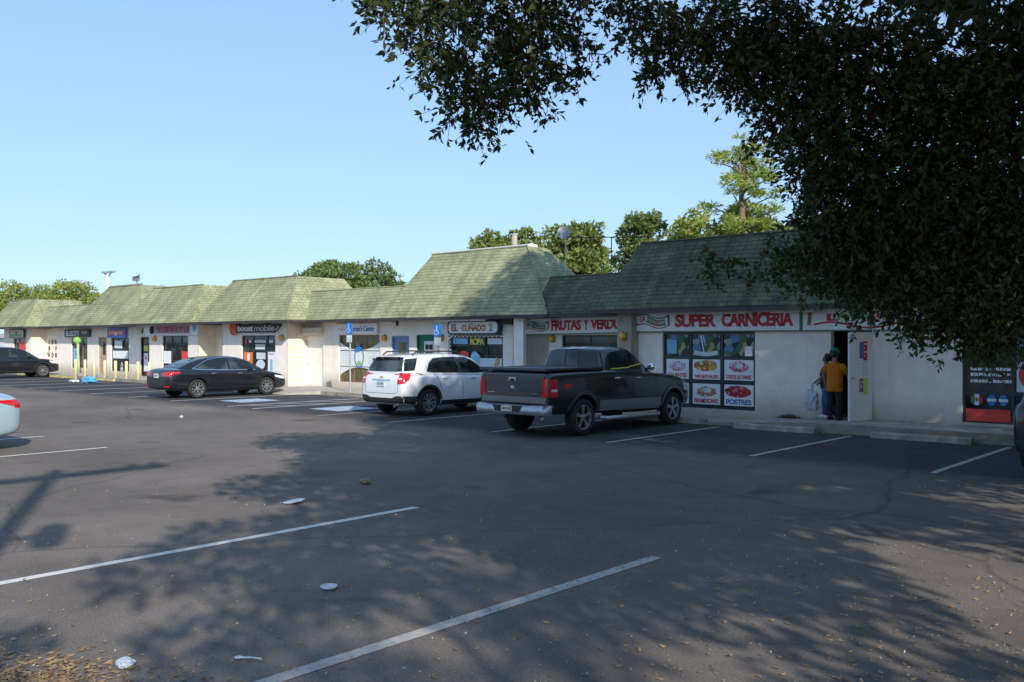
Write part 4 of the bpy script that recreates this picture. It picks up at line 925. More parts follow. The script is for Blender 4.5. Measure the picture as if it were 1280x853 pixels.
def flakes(name, n, fx, smin, smax, m, label):
    vs = np.zeros((n,4,3)); 
    for i in range(n):
        x,y = fx(); s = random.uniform(smin,smax); w = s*random.uniform(.3,.6); a = random.random()*2*PI; ca,sa = math.cos(a),math.sin(a); h = random.uniform(.004,.012)
        for k,(p,q,z) in enumerate(((-s,0,random.uniform(0,.012)),(0,-w,0),(s,0,random.uniform(0,.02)),(0,w,random.uniform(0,.01)))): vs[i,k] = (x+p*ca-q*sa, y+p*sa+q*ca, h+z)
    me = bpy.data.meshes.new(name); me.from_pydata(vs.reshape(-1,3).tolist(), [], np.arange(n*4).reshape(n,4).tolist()); me.materials.append(m)
    o = bpy.data.objects.new(name, me); C.objects.link(o); o['kind'] = 'stuff'; o['label'] = label; o['category'] = 'leaf litter'; return o
def f_scatter():
    d = 2.5+11*random.random()**1.6; l = random.uniform(-.62,.62)*d; return (-.6691*d+.7431*l, .7431*d+.6691*l)
flakes('leaf_litter', 900, f_scatter, .008, .028, M['litter'], 'brown leaves scattered thinly over the shaded asphalt')
flakes('leaf_litter', 1500, f_scatter, .005, .014, M['litter_pale'], 'tiny pale scraps scattered over the asphalt')
def f_pile():
    while True:
        x = random.gauss(-5.72,.36); y = random.gauss(2.05,.26)
        return (x,y)
flakes('leaf_pile', 1500, f_pile, .012, .034, M['litter'], 'orange brown heap of dry leaves at the bottom left corner')
def f_p2(): return (random.gauss(-5.0,.22), random.gauss(2.75,.16))
flakes('leaf_pile', 60, f_p2, .012, .03, M['litter'], 'small loose cluster of dry leaves right of the heap')
def f_right(): return (random.gauss(-2.2,1.3), random.gauss(6.2,1.6))
flakes('leaf_litter', 700, f_right, .010, .03, M['litter'], 'dry leaves strewn over the dappled asphalt at lower right')
def f_kerb(): return (random.uniform(-14.5,-2), 19.45-abs(random.gauss(0,.25)))
flakes('leaf_litter', 500, f_kerb, .015, .035, M['litter'], 'dry leaves gathered along the market kerb')
t = thing('weed_tuft', 'low dark weed growing at the foot of the market wall', 'plant', (-9.9,21.2,.12))
n = 160; a = MB()
for i in range(n):
    x = random.gauss(-9.9,.2); y = 21.22-abs(random.gauss(0,.05)); h = .12*math.exp(-((x+9.9)/.25)**2)+.03; a.poly([(x,y,.12),(x+random.uniform(-.05,.05),y-.02,.12+h*random.random()),(x+.03,y,.13)])
a.build('leaves', M['leaf_oak'], t)
# ------------------------------------------------------------------ vehicles
def res(pts, n):
    """resample a polyline to n points"""
    P = [Vector((p[0],p[1],0)) for p in pts]; d = [0]
    for a, b in zip(P[:-1], P[1:]): d.append(d[-1]+(b-a).length)
    out = []
    for i in range(n):
        t = d[-1]*i/(n-1); k = 0
        while k < len(d)-2 and d[k+1] < t: k += 1
        f = (t-d[k])/((d[k+1]-d[k]) or 1); q = P[k].lerp(P[k+1], f); out.append((q.x,q.y))
    return out
def catmull(me_src, lv):
    o = bpy.data.objects.new('tmp', me_src); C.objects.link(o); m = o.modifiers.new('s','SUBSURF'); m.levels = lv; m.render_levels = lv
    dg = bpy.context.evaluated_depsgraph_get(); me = bpy.data.meshes.new_from_object(o.evaluated_get(dg)); bpy.data.objects.remove(o); return me
def loft(rings):
    vs = [p for r in rings for p in r]; k = len(rings[0]); fs = []
    for i in range(len(rings)-1):
        for j in range(k): fs.append((i*k+j, (i+1)*k+j, (i+1)*k+(j+1)%k, i*k+(j+1)%k))
    fs.append(list(range(k))); fs.append([(len(rings)-1)*k+j for j in range(k)][::-1])
    me = bpy.data.meshes.new('loft'); me.from_pydata([tuple(p) for p in vs], [], fs); b_ = bmesh.new(); b_.from_mesh(me); bmesh.ops.recalc_face_normals(b_, faces=b_.faces); b_.to_mesh(me); b_.free(); me.update(); return me
def body_ring(y, w, z0, zs, zt):
    h = zs-z0
    half = [(0,z0),(.55*w,z0),(.88*w,z0+.005),(.965*w,z0+.10*h),(.995*w,z0+.34*h),(w,z0+.6*h),(.985*w,z0+.84*h),(.945*w,zs-.012),(.87*w,zs+.25*(zt-zs)),(.55*w,zs+.78*(zt-zs)),(0,zt)]
    return [Vector((x,y,z)) for x,z in half]+[Vector((-x,y,z)) for x,z in half[-2:0:-1]]
def cabin_ring(y, wb, zb, wr, zr):
    h = zr-zb
    half = [(0,zb-.12),(wb,zb-.12),(wb,zb),(wb+(wr-wb)*.45,zb+.48*h),(wr+.015,zb+h*.86),(wr-.05,zb+h*.965),(wr*.6,zr-.004),(0,zr)]
    return [Vector((x,y,z)) for x,z in half]+[Vector((-x,y,z)) for x,z in half[-2:0:-1]]
class Car:
    def __init__(s, name, label, loc, rz, spec, pm, group=None):
        s.t = thing(name, label, spec['cat'], loc, rz, group, local=True); s.sp = spec
        bst = spec['body']; me = catmull(loft([body_ring(*a) for a in bst]), 2)
        ob = bpy.data.objects.new('body', me); C.objects.link(ob)
        r = spec['wr']+spec.get('arch',.055); W = spec['hw']
        for y in (spec['ya'], spec['yf']):
            bm = bmesh.new(); bmesh.ops.create_cone(bm, cap_ends=True, segments=40, radius1=r, radius2=r, depth=.75)
            bmesh.ops.rotate(bm, verts=bm.verts, matrix=Matrix.Rotation(PI/2,3,'Y'))
            bm2 = bm.copy(); bmesh.ops.translate(bm, verts=bm.verts, vec=(W+.08,y,spec['wr'])); bmesh.ops.translate(bm2, verts=bm2.verts, vec=(-W-.08,y,spec['wr']))
            for q in (bm,bm2):
                cm = bpy.data.meshes.new('cut'); q.to_mesh(cm); q.free(); co = bpy.data.objects.new('cut', cm); C.objects.link(co)
                md = ob.modifiers.new('b','BOOLEAN'); md.object = co; md.operation = 'DIFFERENCE'; md.solver = 'EXACT'
        dg = bpy.context.evaluated_depsgraph_get(); m2 = bpy.data.meshes.new_from_object(ob.evaluated_get(dg))
        for o in [q.object for q in ob.modifiers]: bpy.data.objects.remove(o)
        bpy.data.objects.remove(ob)
        mc = catmull(loft([cabin_ring(*a) for a in spec['cabin']]), 2)
        bm = bmesh.new(); bm.from_mesh(m2); n0 = len(bm.faces); bm.from_mesh(mc); bm.faces.ensure_lookup_table()
        if spec.get('bed'):
            pass
        me = bpy.data.meshes.new('body'); 
        for f in bm.faces:
            c = f.calc_center_median(); f.smooth = True; f.material_index = 0
            if any(abs(math.hypot(c.y-y, c.z-spec['wr'])) < r+.004 for y in (spec['ya'],spec['yf'])) and f.index < n0: f.material_index = 1; f.smooth = False
        bm.normal_update(); bm.to_mesh(me); s.bvh = BVHTree.FromBMesh(bm); bm.free()
        me.materials.append(pm); me.materials.append(M['plast'])
        me.set_sharp_from_angle(angle=R(42))
        s.body = bpy.data.objects.new('body', me); C.objects.link(s.body); s.body.parent = s.t; s.body['_local'] = 1
        for y in (spec['ya'],spec['yf']):
            for sd in (1,-1): s.wheel(y, sd)
    def wheel(s, y, sd):
        sp = s.sp; r, W = sp['wr'], sp['hw']; x = sd*(W-.02); w = .22; c = (x,y,r)
        h = MB(); h.lathe((x-sd*.15,y,r), [(r*.62,-.05),(r*.62,.05)], 'x', 24); wh = h.build('wheel', M['disc'], s.t); wh['_local'] = 1
        t = MB(); q = -sd
        t.lathe((0,y,r), [(r*.66,x+q*.005),(r*.80,x+sd*.012),(r*.93,x+sd*.004),(r*.99,x+q*.03),(r,x+q*.06),(r,x+q*(w-.05)),(r*.97,x+q*w),(r*.66,x+q*w)], 'x', 40, cap=False); t.build('tyre', M['rubber'], wh, True)
        m = MB(); R0 = r*.665
        m.lathe((0,y,r), [(R0,x+q*.10),(R0,x+q*.003),(R0*.93,x+q*.006),(R0*.90,x+q*.035),(R0*.88,x+q*.10)], 'x', 36)
        m.lathe((0,y,r), [(R0*.24,x+q*.07),(R0*.24,x+q*.015),(R0*.17,x+q*.008),(R0*.05,x+q*.008)], 'x', 16)
        ns = sp.get('spokes',5)
        for k in range(ns):
            a = 2*PI*k/ns+PI/2; d = Vector((0,math.cos(a),math.sin(a))); p = Vector((0,-math.sin(a),math.cos(a)))
            for off in ((-1,1) if sp.get('twin') else (0,)):
                w0, w1 = (.055,.075) if not sp.get('twin') else (.03,.034)
                o_ = p*off*.045*(r/.35)
                A = Vector((x+q*.016,y,r))+d*R0*.15+o_*.6; B = Vector((x+q*.012,y,r))+d*R0*.93+o_*1.5; dx = Vector((q*.045,0,0))
                vs = [A-p*w0/2,A+p*w0/2,B+p*w1/2,B-p*w1/2]; vs += [v+dx for v in vs]
                m.add(vs, [(0,1,2,3),(0,4,5,1),(1,5,6,2),(2,6,7,3),(3,7,4,0)])
        o = m.build('rim', M['rim'], wh); o.data.set_sharp_from_angle(angle=R(35)); o.data.polygons.foreach_set('use_smooth',[True]*len(o.data.polygons))
    def cast(s, axis, p, q):
        if axis == 'x': o, d = Vector((3,p,q)), Vector((-1,0,0))
        elif axis == '-x': o, d = Vector((-3,p,q)), Vector((1,0,0))
        elif axis == 'back': o, d = Vector((p,-6,q)), Vector((0,1,0))
        elif axis == 'front': o, d = Vector((p,6,q)), Vector((0,-1,0))
        else: o, d = Vector((p,q,4)), Vector((0,0,-1))
        h = s.bvh.ray_cast(o, d); return (h[0], d) if h[0] is not None else (None, d)
    def patch(s, name, m, lower, upper, axis='x', off=.004, n=14, k=6, parent=None, both=False, skirt=.012, label=None, smooth=True):
        """panel following the skin between a lower and an upper edge given in side, rear or top view"""
        out = []
        for ax in ((axis,'-x') if both and axis == 'x' else (axis,)):
            lo, up = res(lower,n), res(upper,n); G = []; last = None
            for j in range(k):
                for i in range(n):
                    a, b = lo[i], up[i]; f = j/(k-1); h, d = s.cast(ax, a[0]+(b[0]-a[0])*f, a[1]+(b[1]-a[1])*f)
                    if h is None:
                        px, qz = a[0]+(b[0]-a[0])*f, a[1]+(b[1]-a[1])*f
                        L = last or Vector((.8,0,0)); h = Vector((L.x,px,qz)) if ax in ('x','-x') else Vector((px,L.y,qz))
                    last = h; G.append(h-d*off)
            mb = MB(); fs = [(j*n+i,j*n+i+1,(j+1)*n+i+1,(j+1)*n+i) for j in range(k-1) for i in range(n-1)]; mb.add(G, fs)
            if skirt:
                b = list(range(n))+[j*n+n-1 for j in range(1,k)]+[(k-1)*n+i for i in range(n-2,-1,-1)]+[j*n for j in range(k-2,0,-1)]
                ed = [G[i] for i in b]; ed2 = [p+d*(skirt) for p in ed]; L = len(b); mb.add(ed+ed2, [(i,(i+1)%L,L+(i+1)%L,L+i) for i in range(L)])
            o = mb.build(name, M[m] if isinstance(m,str) else m, parent or s.t, smooth); o['_local'] = 1
            if smooth: o.data.set_sharp_from_angle(angle=R(50))
            if label: o['label'] = label
            out.append(o)
        return out
    def seam(s, name, pts, axis='x', w=.006, m='black', off=.0015, both=True, parent=None):
        for ax in ((axis,'-x') if both and axis == 'x' else (axis,)):
            P = res(pts, 24); mb = MB(); G = []
            for i in range(24):
                a, b = P[max(i-1,0)], P[min(i+1,23)]; d_ = math.hypot(b[0]-a[0],b[1]-a[1]) or 1; nx, nz = -(b[1]-a[1])/d_*w, (b[0]-a[0])/d_*w
                q = []
                for sg in (1,-1):
                    h, d = s.cast(ax, P[i][0]+sg*nx, P[i][1]+sg*nz)
                    if h is None: break
                    q.append(h-d*off)
                if len(q) == 2: G.append(q)
            for a, b in zip(G[:-1],G[1:]):
                if (a[0]-b[0]).length < .3: mb.add([a[0],a[1],b[1],b[0]],[(0,1,2,3)])
            if mb.f: o = mb.build(name, M[m], parent or s.t); o['_local'] = 1
    def handle(s, y, z, m, ln=.2):
        for ax, sg in (('x',1),('-x',-1)):
            h, d = s.cast(ax, y, z)
            if h is None: continue
            mb = MB(); X = h.x; mb.tube([(X-sg*.01,y-ln/2,z),(X+sg*.03,y-ln/2+.03,z+.005),(X+sg*.03,y+ln/2-.03,z+.005),(X-sg*.01,y+ln/2,z)], [.016,.017,.017,.016], 8); o = mb.build('door_handle', M[m], s.t, True)
    def mirror(s, y, z, m, sz=(.10,.09,.085)):
        for sg in (1,-1):
            h, d = s.cast('x' if sg > 0 else '-x', y, z-.06); X = h.x if h else sg*.8
            bm = bmesh.new(); bmesh.ops.create_cube(bm, size=2)
            for v in bm.verts:
                v.co.x *= sz[0]; v.co.y *= sz[1]*(.55 if abs(v.co.x) and v.co.x*sg > 0 else 1); v.co.z *= sz[2]
            me = bpy.data.meshes.new('mirror'); bm.to_mesh(me); bm.free(); me = catmull(me, 2)
            for p in me.polygons: p.use_smooth = True
            me.transform(Matrix.Translation((X+sg*(sz[0]*1.05),y,z))); me.materials.append(m); o = bpy.data.objects.new('mirror', me); C.objects.link(o); o.parent = s.t
            mb = MB(); mb.tube([(X-sg*.02,y+.02,z-.05),(X+sg*.09,y+.01,z-.03)],.025,6); mb.build('mirror_arm', M['plast'], o)['_local'] = 1
    def plate(s, z, x=0, w=.15, h=.075, off=.01):
        hh, d = s.cast('back', x, z); y = hh.y-off
        mb = MB(); mb.box(x-w,x+w,y-.012,y,z-h,z+h); p = mb.build('licence_plate', M['plate'], s.t); p['_local'] = 1
        mb = MB()
        for i in range(6):
            if i == 3: disc(mb, x-.095+i*.038+.01, z, .016, .022, y-.0145, 8)
            else: mb.box(x-.115+i*.04,x-.09+i*.04,y-.0145,y-.0125,z-.03,z+.03)
        mb.build('plate_marks', M['blue_text'], p)
SEDAN = dict(cat='car', wr=.335, hw=.915, ya=-1.4, yf=1.4, arch=.05, spokes=5, twin=True,
  body=[(-2.47,.66,.46,.74,.80),(-2.455,.76,.40,.86,.92),(-2.40,.83,.32,.95,1.03),(-2.22,.885,.27,1.00,1.075),(-1.7,.91,.22,.99,1.07),(-1.0,.918,.20,.965,1.02),(0,.92,.19,.93,.98),(.9,.918,.19,.90,.97),(1.4,.912,.20,.86,.945),(1.85,.895,.21,.80,.88),(2.15,.85,.23,.73,.80),(2.30,.76,.27,.64,.70),(2.36,.62,.32,.56,.61),(2.375,.5,.38,.50,.54)],
  cabin=[(-2.0,.70,.99,.60,1.045),(-1.9,.77,.98,.60,1.10),(-1.55,.82,.96,.60,1.26),(-1.15,.84,.955,.615,1.39),(-.7,.845,.95,.63,1.455),(-.2,.85,.94,.64,1.475),(.2,.85,.93,.635,1.455),(.55,.845,.93,.62,1.385),(.95,.83,.92,.60,1.20),(1.25,.80,.92,.60,1.03),(1.4,.76,.90,.6,.95)])
SUV = dict(cat='suv', wr=.365, hw=.925, ya=-1.4, yf=1.46, arch=.065, spokes=5, twin=True,
  body=[(-2.33,.74,.50,.80,.86),(-2.315,.83,.40,.98,1.06),(-2.24,.895,.32,1.09,1.16),(-2.0,.918,.27,1.12,1.2),(-1.4,.925,.25,1.10,1.18),(-.5,.928,.24,1.075,1.15),(.5,.928,.24,1.04,1.10),(1.1,.925,.24,1.0,1.06),(1.6,.912,.25,.97,1.05),(2.0,.885,.26,.92,.99),(2.25,.83,.28,.82,.88),(2.38,.72,.32,.68,.74),(2.41,.60,.38,.60,.64)],
  cabin=[(-2.24,.78,1.08,.70,1.20),(-2.17,.82,1.07,.68,1.36),(-2.04,.84,1.06,.655,1.585),(-1.97,.85,1.06,.655,1.625),(-1.6,.86,1.06,.66,1.66),(-1.0,.862,1.05,.665,1.68),(-.3,.862,1.05,.665,1.675),(.15,.86,1.04,.655,1.645),(.5,.855,1.04,.64,1.575),(.9,.845,1.03,.63,1.35),(1.2,.82,1.02,.62,1.14),(1.38,.78,1.0,.62,1.05)])
TRUCK = dict(cat='pickup', wr=.40, hw=.985, ya=-1.77, yf=1.77, arch=.09, spokes=5, twin=False,
  body=[(-2.95,.955,.56,1.30,1.31),(-2.945,.972,.53,1.36,1.37),(-2.92,.98,.50,1.385,1.395),(-2.4,.985,.47,1.39,1.40),(-1.77,.988,.46,1.39,1.40),(-.95,.99,.42,1.385,1.40),(-.2,.992,.38,1.36,1.39),(.6,.992,.36,1.30,1.34),(1.15,.99,.36,1.245,1.32),(1.7,.982,.38,1.20,1.29),(2.2,.96,.40,1.14,1.23),(2.52,.92,.42,1.04,1.11),(2.64,.86,.46,.92,.97),(2.68,.78,.52,.84,.88)],
  cabin=[(-.98,.86,1.36,.70,1.46),(-.96,.89,1.35,.705,1.62),(-.92,.90,1.34,.71,1.82),(-.85,.905,1.33,.715,1.875),(-.5,.91,1.32,.725,1.905),(-.1,.912,1.31,.725,1.91),(.2,.91,1.29,.715,1.88),(.42,.905,1.27,.70,1.80),(.75,.89,1.25,.69,1.58),(1.05,.87,1.22,.69,1.37),(1.22,.83,1.20,.69,1.28)])
# black sedan --------------------------------------------------------------
def sedan(label, loc, rz, pm, rimtail=True):
    c = Car('sedan', label, loc, rz, SEDAN, pm)
    # side glass
    c.patch('side_window','car_glass',[(-1.42,1.03),(-1.2,1.015),(-.17,.985)],[(-1.30,1.10),(-.95,1.30),(-.55,1.375),(-.21,1.385)],both=True)
    c.patch('side_window','car_glass',[(-.08,.98),(.5,.965),(.98,.985)],[(-.12,1.385),(.18,1.375),(.48,1.305),(.80,1.12)],both=True)
    c.seam('chrome_trim',[(-1.55,1.04),(-1.25,1.0),(-.2,.965),(.95,.955)],w=.012,m='chrome',off=.006)
    c.seam('chrome_trim',[(-1.55,1.04),(-1.3,1.15),(-.95,1.335),(-.5,1.41),(-.1,1.42),(.2,1.405),(.5,1.335)],w=.009,m='chrome',off=.006)
    c.patch('rear_window','car_glass',[(-.60,1.085),(.60,1.085)],[(-.50,1.38),(.50,1.38)],'back',off=.006)
    c.patch('windshield','car_glass',[(-.66,1.03),(.66,1.03)],[(-.53,1.38),(.53,1.38)],'front',off=.006)
    # tail lamps wrap round the corner
    for sg in (1,-1):
        c.patch('tail_lamp','tail',[(sg*.40,.82),(sg*.84,.79)],[(sg*.36,.90),(sg*.84,.955)],'back',off=.012,n=16)
        c.patch('tail_lamp','tail',[(-2.42,.80),(-2.05,.90)],[(-2.42,.945),(-2.02,.945)],'x' if sg > 0 else '-x',off=.010)
        c.patch('headlamp','tail_w',[(1.75,.66),(2.22,.56)],[(1.72,.74),(2.18,.68)],'x' if sg > 0 else '-x',off=.008)
        c.patch('reflector','tail',[(sg*.5,.40),(sg*.78,.41)],[(sg*.5,.45),(sg*.78,.46)],'back',off=.008)
    c.patch('rear_valance','plast',[(-.70,.36),(.70,.36)],[(-.68,.47),(.68,.47)],'back',off=.007)
    c.plate(.80); c.seam('boot_seam',[(-.70,1.0),(-.66,.72),(.66,.72),(.70,1.0)],'back')
    for p in ([(-1.12,1.0),(-1.02,.6),(-1.05,.48)],[(-.13,.97),(-.12,.26)],[(.98,.95),(1.02,.7),(.92,.28)],[(-1.05,.28),(.92,.27)]): c.seam('door_seam',p)
    c.handle(-.78,.855,'chrome'); c.handle(.28,.835,'chrome')
    c.mirror(.72,1.0,pm,(.10,.07,.065))
    c.seam('sill_trim',[(-.95,.26),(1.0,.25)],w=.03,m='plast',off=.004)
    mb = MB(); mb.poly([(-.008,-1.12,1.40),(.008,-1.12,1.40),(.006,-1.26,1.46),(-.006,-1.26,1.46)]); mb.box(-.02,.02,-1.3,-1.05,1.38,1.42); mb.build('roof_antenna', M['plast'], c.t)
    return c
sedan('glossy black sedan parked nose-in before the phone shop', (-30.48,17.8,0), 0, M['p_black'])
sedan('pale silver blue sedan cut off at the left edge, red tail lamp showing', (-18.93,4.05,0), PI, M['p_silver'])
# SUVs ----------------------------------------------------------------------
def suv(name, label, loc, rz, pm, rack=True, group=None, lamps=True):
    c = Car(name, label, loc, rz, SUV, pm, group)
    c.patch('side_window','car_glass',[(-1.42,1.19),(-1.25,1.16),(-.20,1.135)],[(-1.28,1.42),(-1.08,1.555),(-.7,1.575),(-.24,1.575)],both=True)
    c.patch('side_window','car_glass',[(-.10,1.13),(.5,1.115),(1.0,1.125)],[(-.14,1.575),(.15,1.555),(.42,1.49),(.80,1.25)],both=True)
    c.patch('pillar_trim','plast',[(-.19,1.135),(-.11,1.13)],[(-.23,1.575),(-.15,1.575)],both=True)
    c.patch('rear_window','car_glass',[(-.80,1.215),(-.4,1.20),(.4,1.20),(.80,1.215)],[(-.635,1.555),(-.3,1.59),(.3,1.59),(.635,1.555)],'back',off=.006,n=20)
    c.patch('quarter_glass','car_glass',[(-2.18,1.21),(-1.84,1.23)],[(-2.06,1.54),(-1.64,1.56)],both=True,off=.006)
    c.patch('windshield','car_glass',[(-.70,1.13),(.70,1.13)],[(-.56,1.55),(.56,1.55)],'front',off=.006)
    c.patch('brake_lamp','tail',[(-.16,1.605),(.16,1.605)],[(-.15,1.63),(.15,1.63)],'back',off=.03,skirt=.06)
    for sg in (1,-1):
        ax = 'x' if sg > 0 else '-x'
        if not lamps: continue
        c.patch('tail_lamp','tail',[(sg*.66,.88),(sg*.865,.89)],[(sg*.66,1.15),(sg*.865,1.17)],'back',off=.014,n=14,k=8)
        l = c.patch('tail_lamp','tail',[(-2.27,.90),(-2.10,1.0)],[(-2.24,1.17),(-1.98,1.165)],ax,off=.010)
        c.patch('reverse_lamp','tail_w',[(sg*.69,1.0),(sg*.80,1.0)],[(sg*.69,1.04),(sg*.80,1.04)],'back',off=.020)
        c.patch('headlamp','tail_w',[(1.85,.80),(2.28,.72)],[(1.8,.92),(2.22,.86)],ax,off=.008)
    # dark cladding
    c.patch('bumper_cladding','plast',[(-.80,.36),(.80,.36)],[(-.86,.56),(-.6,.56),(-.45,.50),(.45,.50),(.6,.56),(.86,.56)],'back',off=.012,n=24)
    c.patch('side_cladding','plast',[(-2.22,.37),(-1.86,.31)],[(-2.28,.56),(-1.84,.545)],both=True,off=.010)
    c.patch('side_cladding','plast',[(-.94,.28),(1.0,.28)],[(-.94,.40),(1.0,.39)],both=True,off=.010)
    for y in (SUV['ya'],SUV['yf']):
        r = SUV['wr']+.065
        for ax in ('x','-x'):
            P0 = [(y+r*1.0*math.cos(a), SUV['wr']+r*1.0*math.sin(a)) for a in [R(q) for q in range(176,3,-7)]]; P1 = [(y+(r+.055)*math.cos(a), SUV['wr']+(r+.055)*math.sin(a)) for a in [R(q) for q in range(176,3,-7)]]
            c.patch('wheel_arch_trim','plast',[(p[0],p[1]+.004) for p in P0],P1,ax,off=.008,n=26,k=3)
    c.patch('chrome_bar','chrome',[(-.36,.965),(.36,.965)],[(-.36,1.0),(.36,1.0)],'back',off=.016)
    mb = MB(); hh,_ = c.cast('back',0,1.05); mb.box(-.06,.06,hh.y-.02,hh.y,1.03,1.075); mb.build('badge', M['tan'], c.t)
    c.plate(.875); c.seam('tailgate_seam',[(-.80,1.18),(-.66,.86),(-.66,.62),(.66,.62),(.66,.86),(.80,1.18)],'back')
    for p in ([(-1.17,1.15),(-1.0,.85),(-.93,.6)],[(-.15,1.12),(-.13,.42)],[(1.0,1.1),(1.03,.8),(.95,.42)]): c.seam('door_seam',p)
    c.handle(-.82,1.0,pm.name); c.handle(.28,.985,pm.name); c.mirror(.82,1.17,M['plast'],(.11,.075,.08))
    mb = MB(); mb.box(-.62,.62,-2.17,-2.03,1.585,1.615); mb.build('spoiler', pm, c.t, bevel=.012)
    if rack:
        for sg in (1,-1):
            mb = MB(); mb.tube([(sg*.60,-1.75,1.64),(sg*.60,-1.62,1.72),(sg*.605,-.8,1.735),(sg*.60,-.05,1.72),(sg*.595,.1,1.65)], .02, 8); mb.build('roof_rail', M['plast'], c.t, True)
    mb = MB(); mb.tube([(.55,-2.2,.30),(.55,-2.34,.29)], .035, 10); mb.build('exhaust', M['chrome'], c.t)
    return c
M['car_white'] = M['p_white']; M['car_black'] = M['p_black']; M['car_navy'] = M['p_navy']
suv('suv', 'white SUV with black lower trim parked beside the pickup', (-19.03,18.2,0), 0, M['p_white'])
suv('suv', 'black SUV parked at the far left end of the lot', (-53.35,18.45,0), 0, M['p_black'], rack=False)
suv('suv', 'dark blue SUV cut off by the right edge, in deep shade', (-2.70,17.5,0), 0, M['p_navy'], rack=False, lamps=False)
# pickup ---------------------------------------------------------------------
c = Car('pickup_truck', 'dark grey four-door pickup truck with covered bed and silver lower panels', (-12.85,17.27,0), 0, TRUCK, M['p_darkgrey'])
c.patch('tailgate','p_grey',[(-.86,.74),(.86,.74)],[(-.86,1.40),(.86,1.40)],'back',off=.02,n=10,k=8,skirt=.04)
c.patch('lower_tailgate','p_pewter',[(-.90,.74),(.90,.74)],[(-.90,.86),(.90,.86)],'back',off=.026,n=10,k=3,skirt=.03,label='lighter grey strip under the tailgate')
c.seam('tailgate_seam',[(-.70,1.36),(.70,1.36)],'back',off=.022,w=.008)
# tonneau with a rear lip
mb = MB(); mb.box(-.945,.945,-2.99,-1.02,1.403,1.46); o = mb.build('bed_cover', M['plast'], c.t, bevel=.02)
mb = MB(); mb.box(-.93,.93,-3.02,-2.95,1.40,1.475); mb.build('bed_cover_lip', M['p_grey'], o, bevel=.02)['_local'] = 1
for sg in (1,-1):
    ax = 'x' if sg > 0 else '-x'
    l = c.patch('tail_lamp','tail',[(sg*.80,.87),(sg*.955,.87)],[(sg*.80,1.24),(sg*.955,1.24)],'back',off=.03,n=8,k=6,skirt=.04)
    l2 = c.patch('tail_lamp','tail',[(-2.93,.87),(-2.70,.87)],[(-2.93,1.24),(-2.70,1.24)],ax,off=.018,n=8,k=6,skirt=.03)
    c.patch('reverse_lamp','tail_w',[(-2.90,.98),(-2.72,.98)],[(-2.90,1.03),(-2.72,1.03)],ax,off=.022,n=6,k=3)
    c.patch('headlamp','tail_w',[(2.3,.82),(2.6,.80)],[(2.25,1.0),(2.52,.98)],ax,off=.01)
# rear bumper: chrome, dipped plate recess
mb = MB()
prof = [(-1.0,-2.88),(-.985,-3.02),(-.93,-3.10),(-.5,-3.14),(0,-3.15),(.5,-3.14),(.93,-3.10),(.985,-3.02),(1.0,-2.88)]
vs = []
for x,y in prof:
    zt = .70 if abs(x) > .4 else .69; vs += [(x,y,.50),(x,y-.012,.54),(x,y-.012,.66),(x*.995,y+.02,.70),(x*.97,y+.12,.70)]
vs = [tuple(v) for v in vs]; k = 5
mb.add(vs, [(i*k+j,(i+1)*k+j,(i+1)*k+j+1,i*k+j+1) for i in range(len(prof)-1) for j in range(k-1)])
b = mb.build('bumper', M['bumper'], c.t); b.data.polygons.foreach_set('use_smooth',[True]*len(b.data.polygons)); b.data.set_sharp_from_angle(angle=R(40))
mb = MB(); mb.add([(-.42,-3.163,.69),(.42,-3.163,.69),(.33,-3.165,.555),(-.33,-3.165,.555)],[(0,1,2,3)]); mb.build('plate_recess', M['plast'], b)['_local'] = 1
mb = MB(); mb.add([(-.6,-3.13,.704),(.6,-3.13,.704),(.6,-3.0,.704),(-.6,-3.0,.704)],[(0,1,2,3)]); mb.build('step_pad', M['plast'], b)['_local'] = 1
mb = MB(); mb.box(-.15,.15,-3.18,-3.167,.56,.68); p = mb.build('licence_plate', M['plate'], c.t)
mb = MB()
for i in range(6):
    if i == 3: disc(mb,.035,.62,.018,.024,-3.183,8)
    else: mb.box(-.12+i*.042,-.09+i*.042,-3.184,-3.181,.595,.645)
mb.build('plate_marks', M['brown_text'], p)
mb = MB(); mb.tube([(0,-3.1,.47),(0,-3.26,.47)],.035,8); mb.build('tow_hitch', M['plast'], c.t)
mb = MB(); mb.box(-.10,.10,-2.995,-2.97,1.19,1.27); h = mb.build('tailgate_handle', M['chrome'], c.t); mb = MB(); mb.box(-.055,.055,-3.0,-2.994,1.185,1.235); mb.build('handle_recess', M['black'], h)['_local'] = 1
mb = MB(); mb.box(-.72,-.50,-2.985,-2.972,.93,.945); mb.box(.50,.72,-2.985,-2.972,.93,.945); mb.build('badge', M['chrome'], c.t)
mb = MB(); disc(mb,0,1.06,.06,.03,-2.985,14); mb.build('badge', M['alu'], c.t)
# cab glass
c.patch('rear_window','car_glass',[(-.76,1.455),(.76,1.455)],[(-.64,1.80),(.64,1.80)],'back',off=.008,n=16)
c.seam('window_divider',[(-.2,1.46),(-.18,1.80)],'back',w=.014,m='plast',off=.012); c.seam('window_divider',[(.2,1.46),(.18,1.80)],'back',w=.014,m='plast',off=.012)
c.patch('brake_lamp','tail',[(-.10,1.845),(.10,1.845)],[(-.10,1.885),(.10,1.885)],'back',off=.03,skirt=.08,n=4,k=2); c.patch('cargo_lamp','tail_w',[(-.26,1.845),(-.11,1.845)],[(-.25,1.885),(-.11,1.885)],'back',off=.028,skirt=.08,n=4,k=2); c.patch('cargo_lamp','tail_w',[(.11,1.845),(.26,1.845)],[(.11,1.885),(.25,1.885)],'back',off=.028,skirt=.08,n=4,k=2)
c.patch('side_window','car_glass',[(-.72,1.42),(.0,1.395)],[(-.68,1.77),(-.02,1.805)],both=True,off=.006)
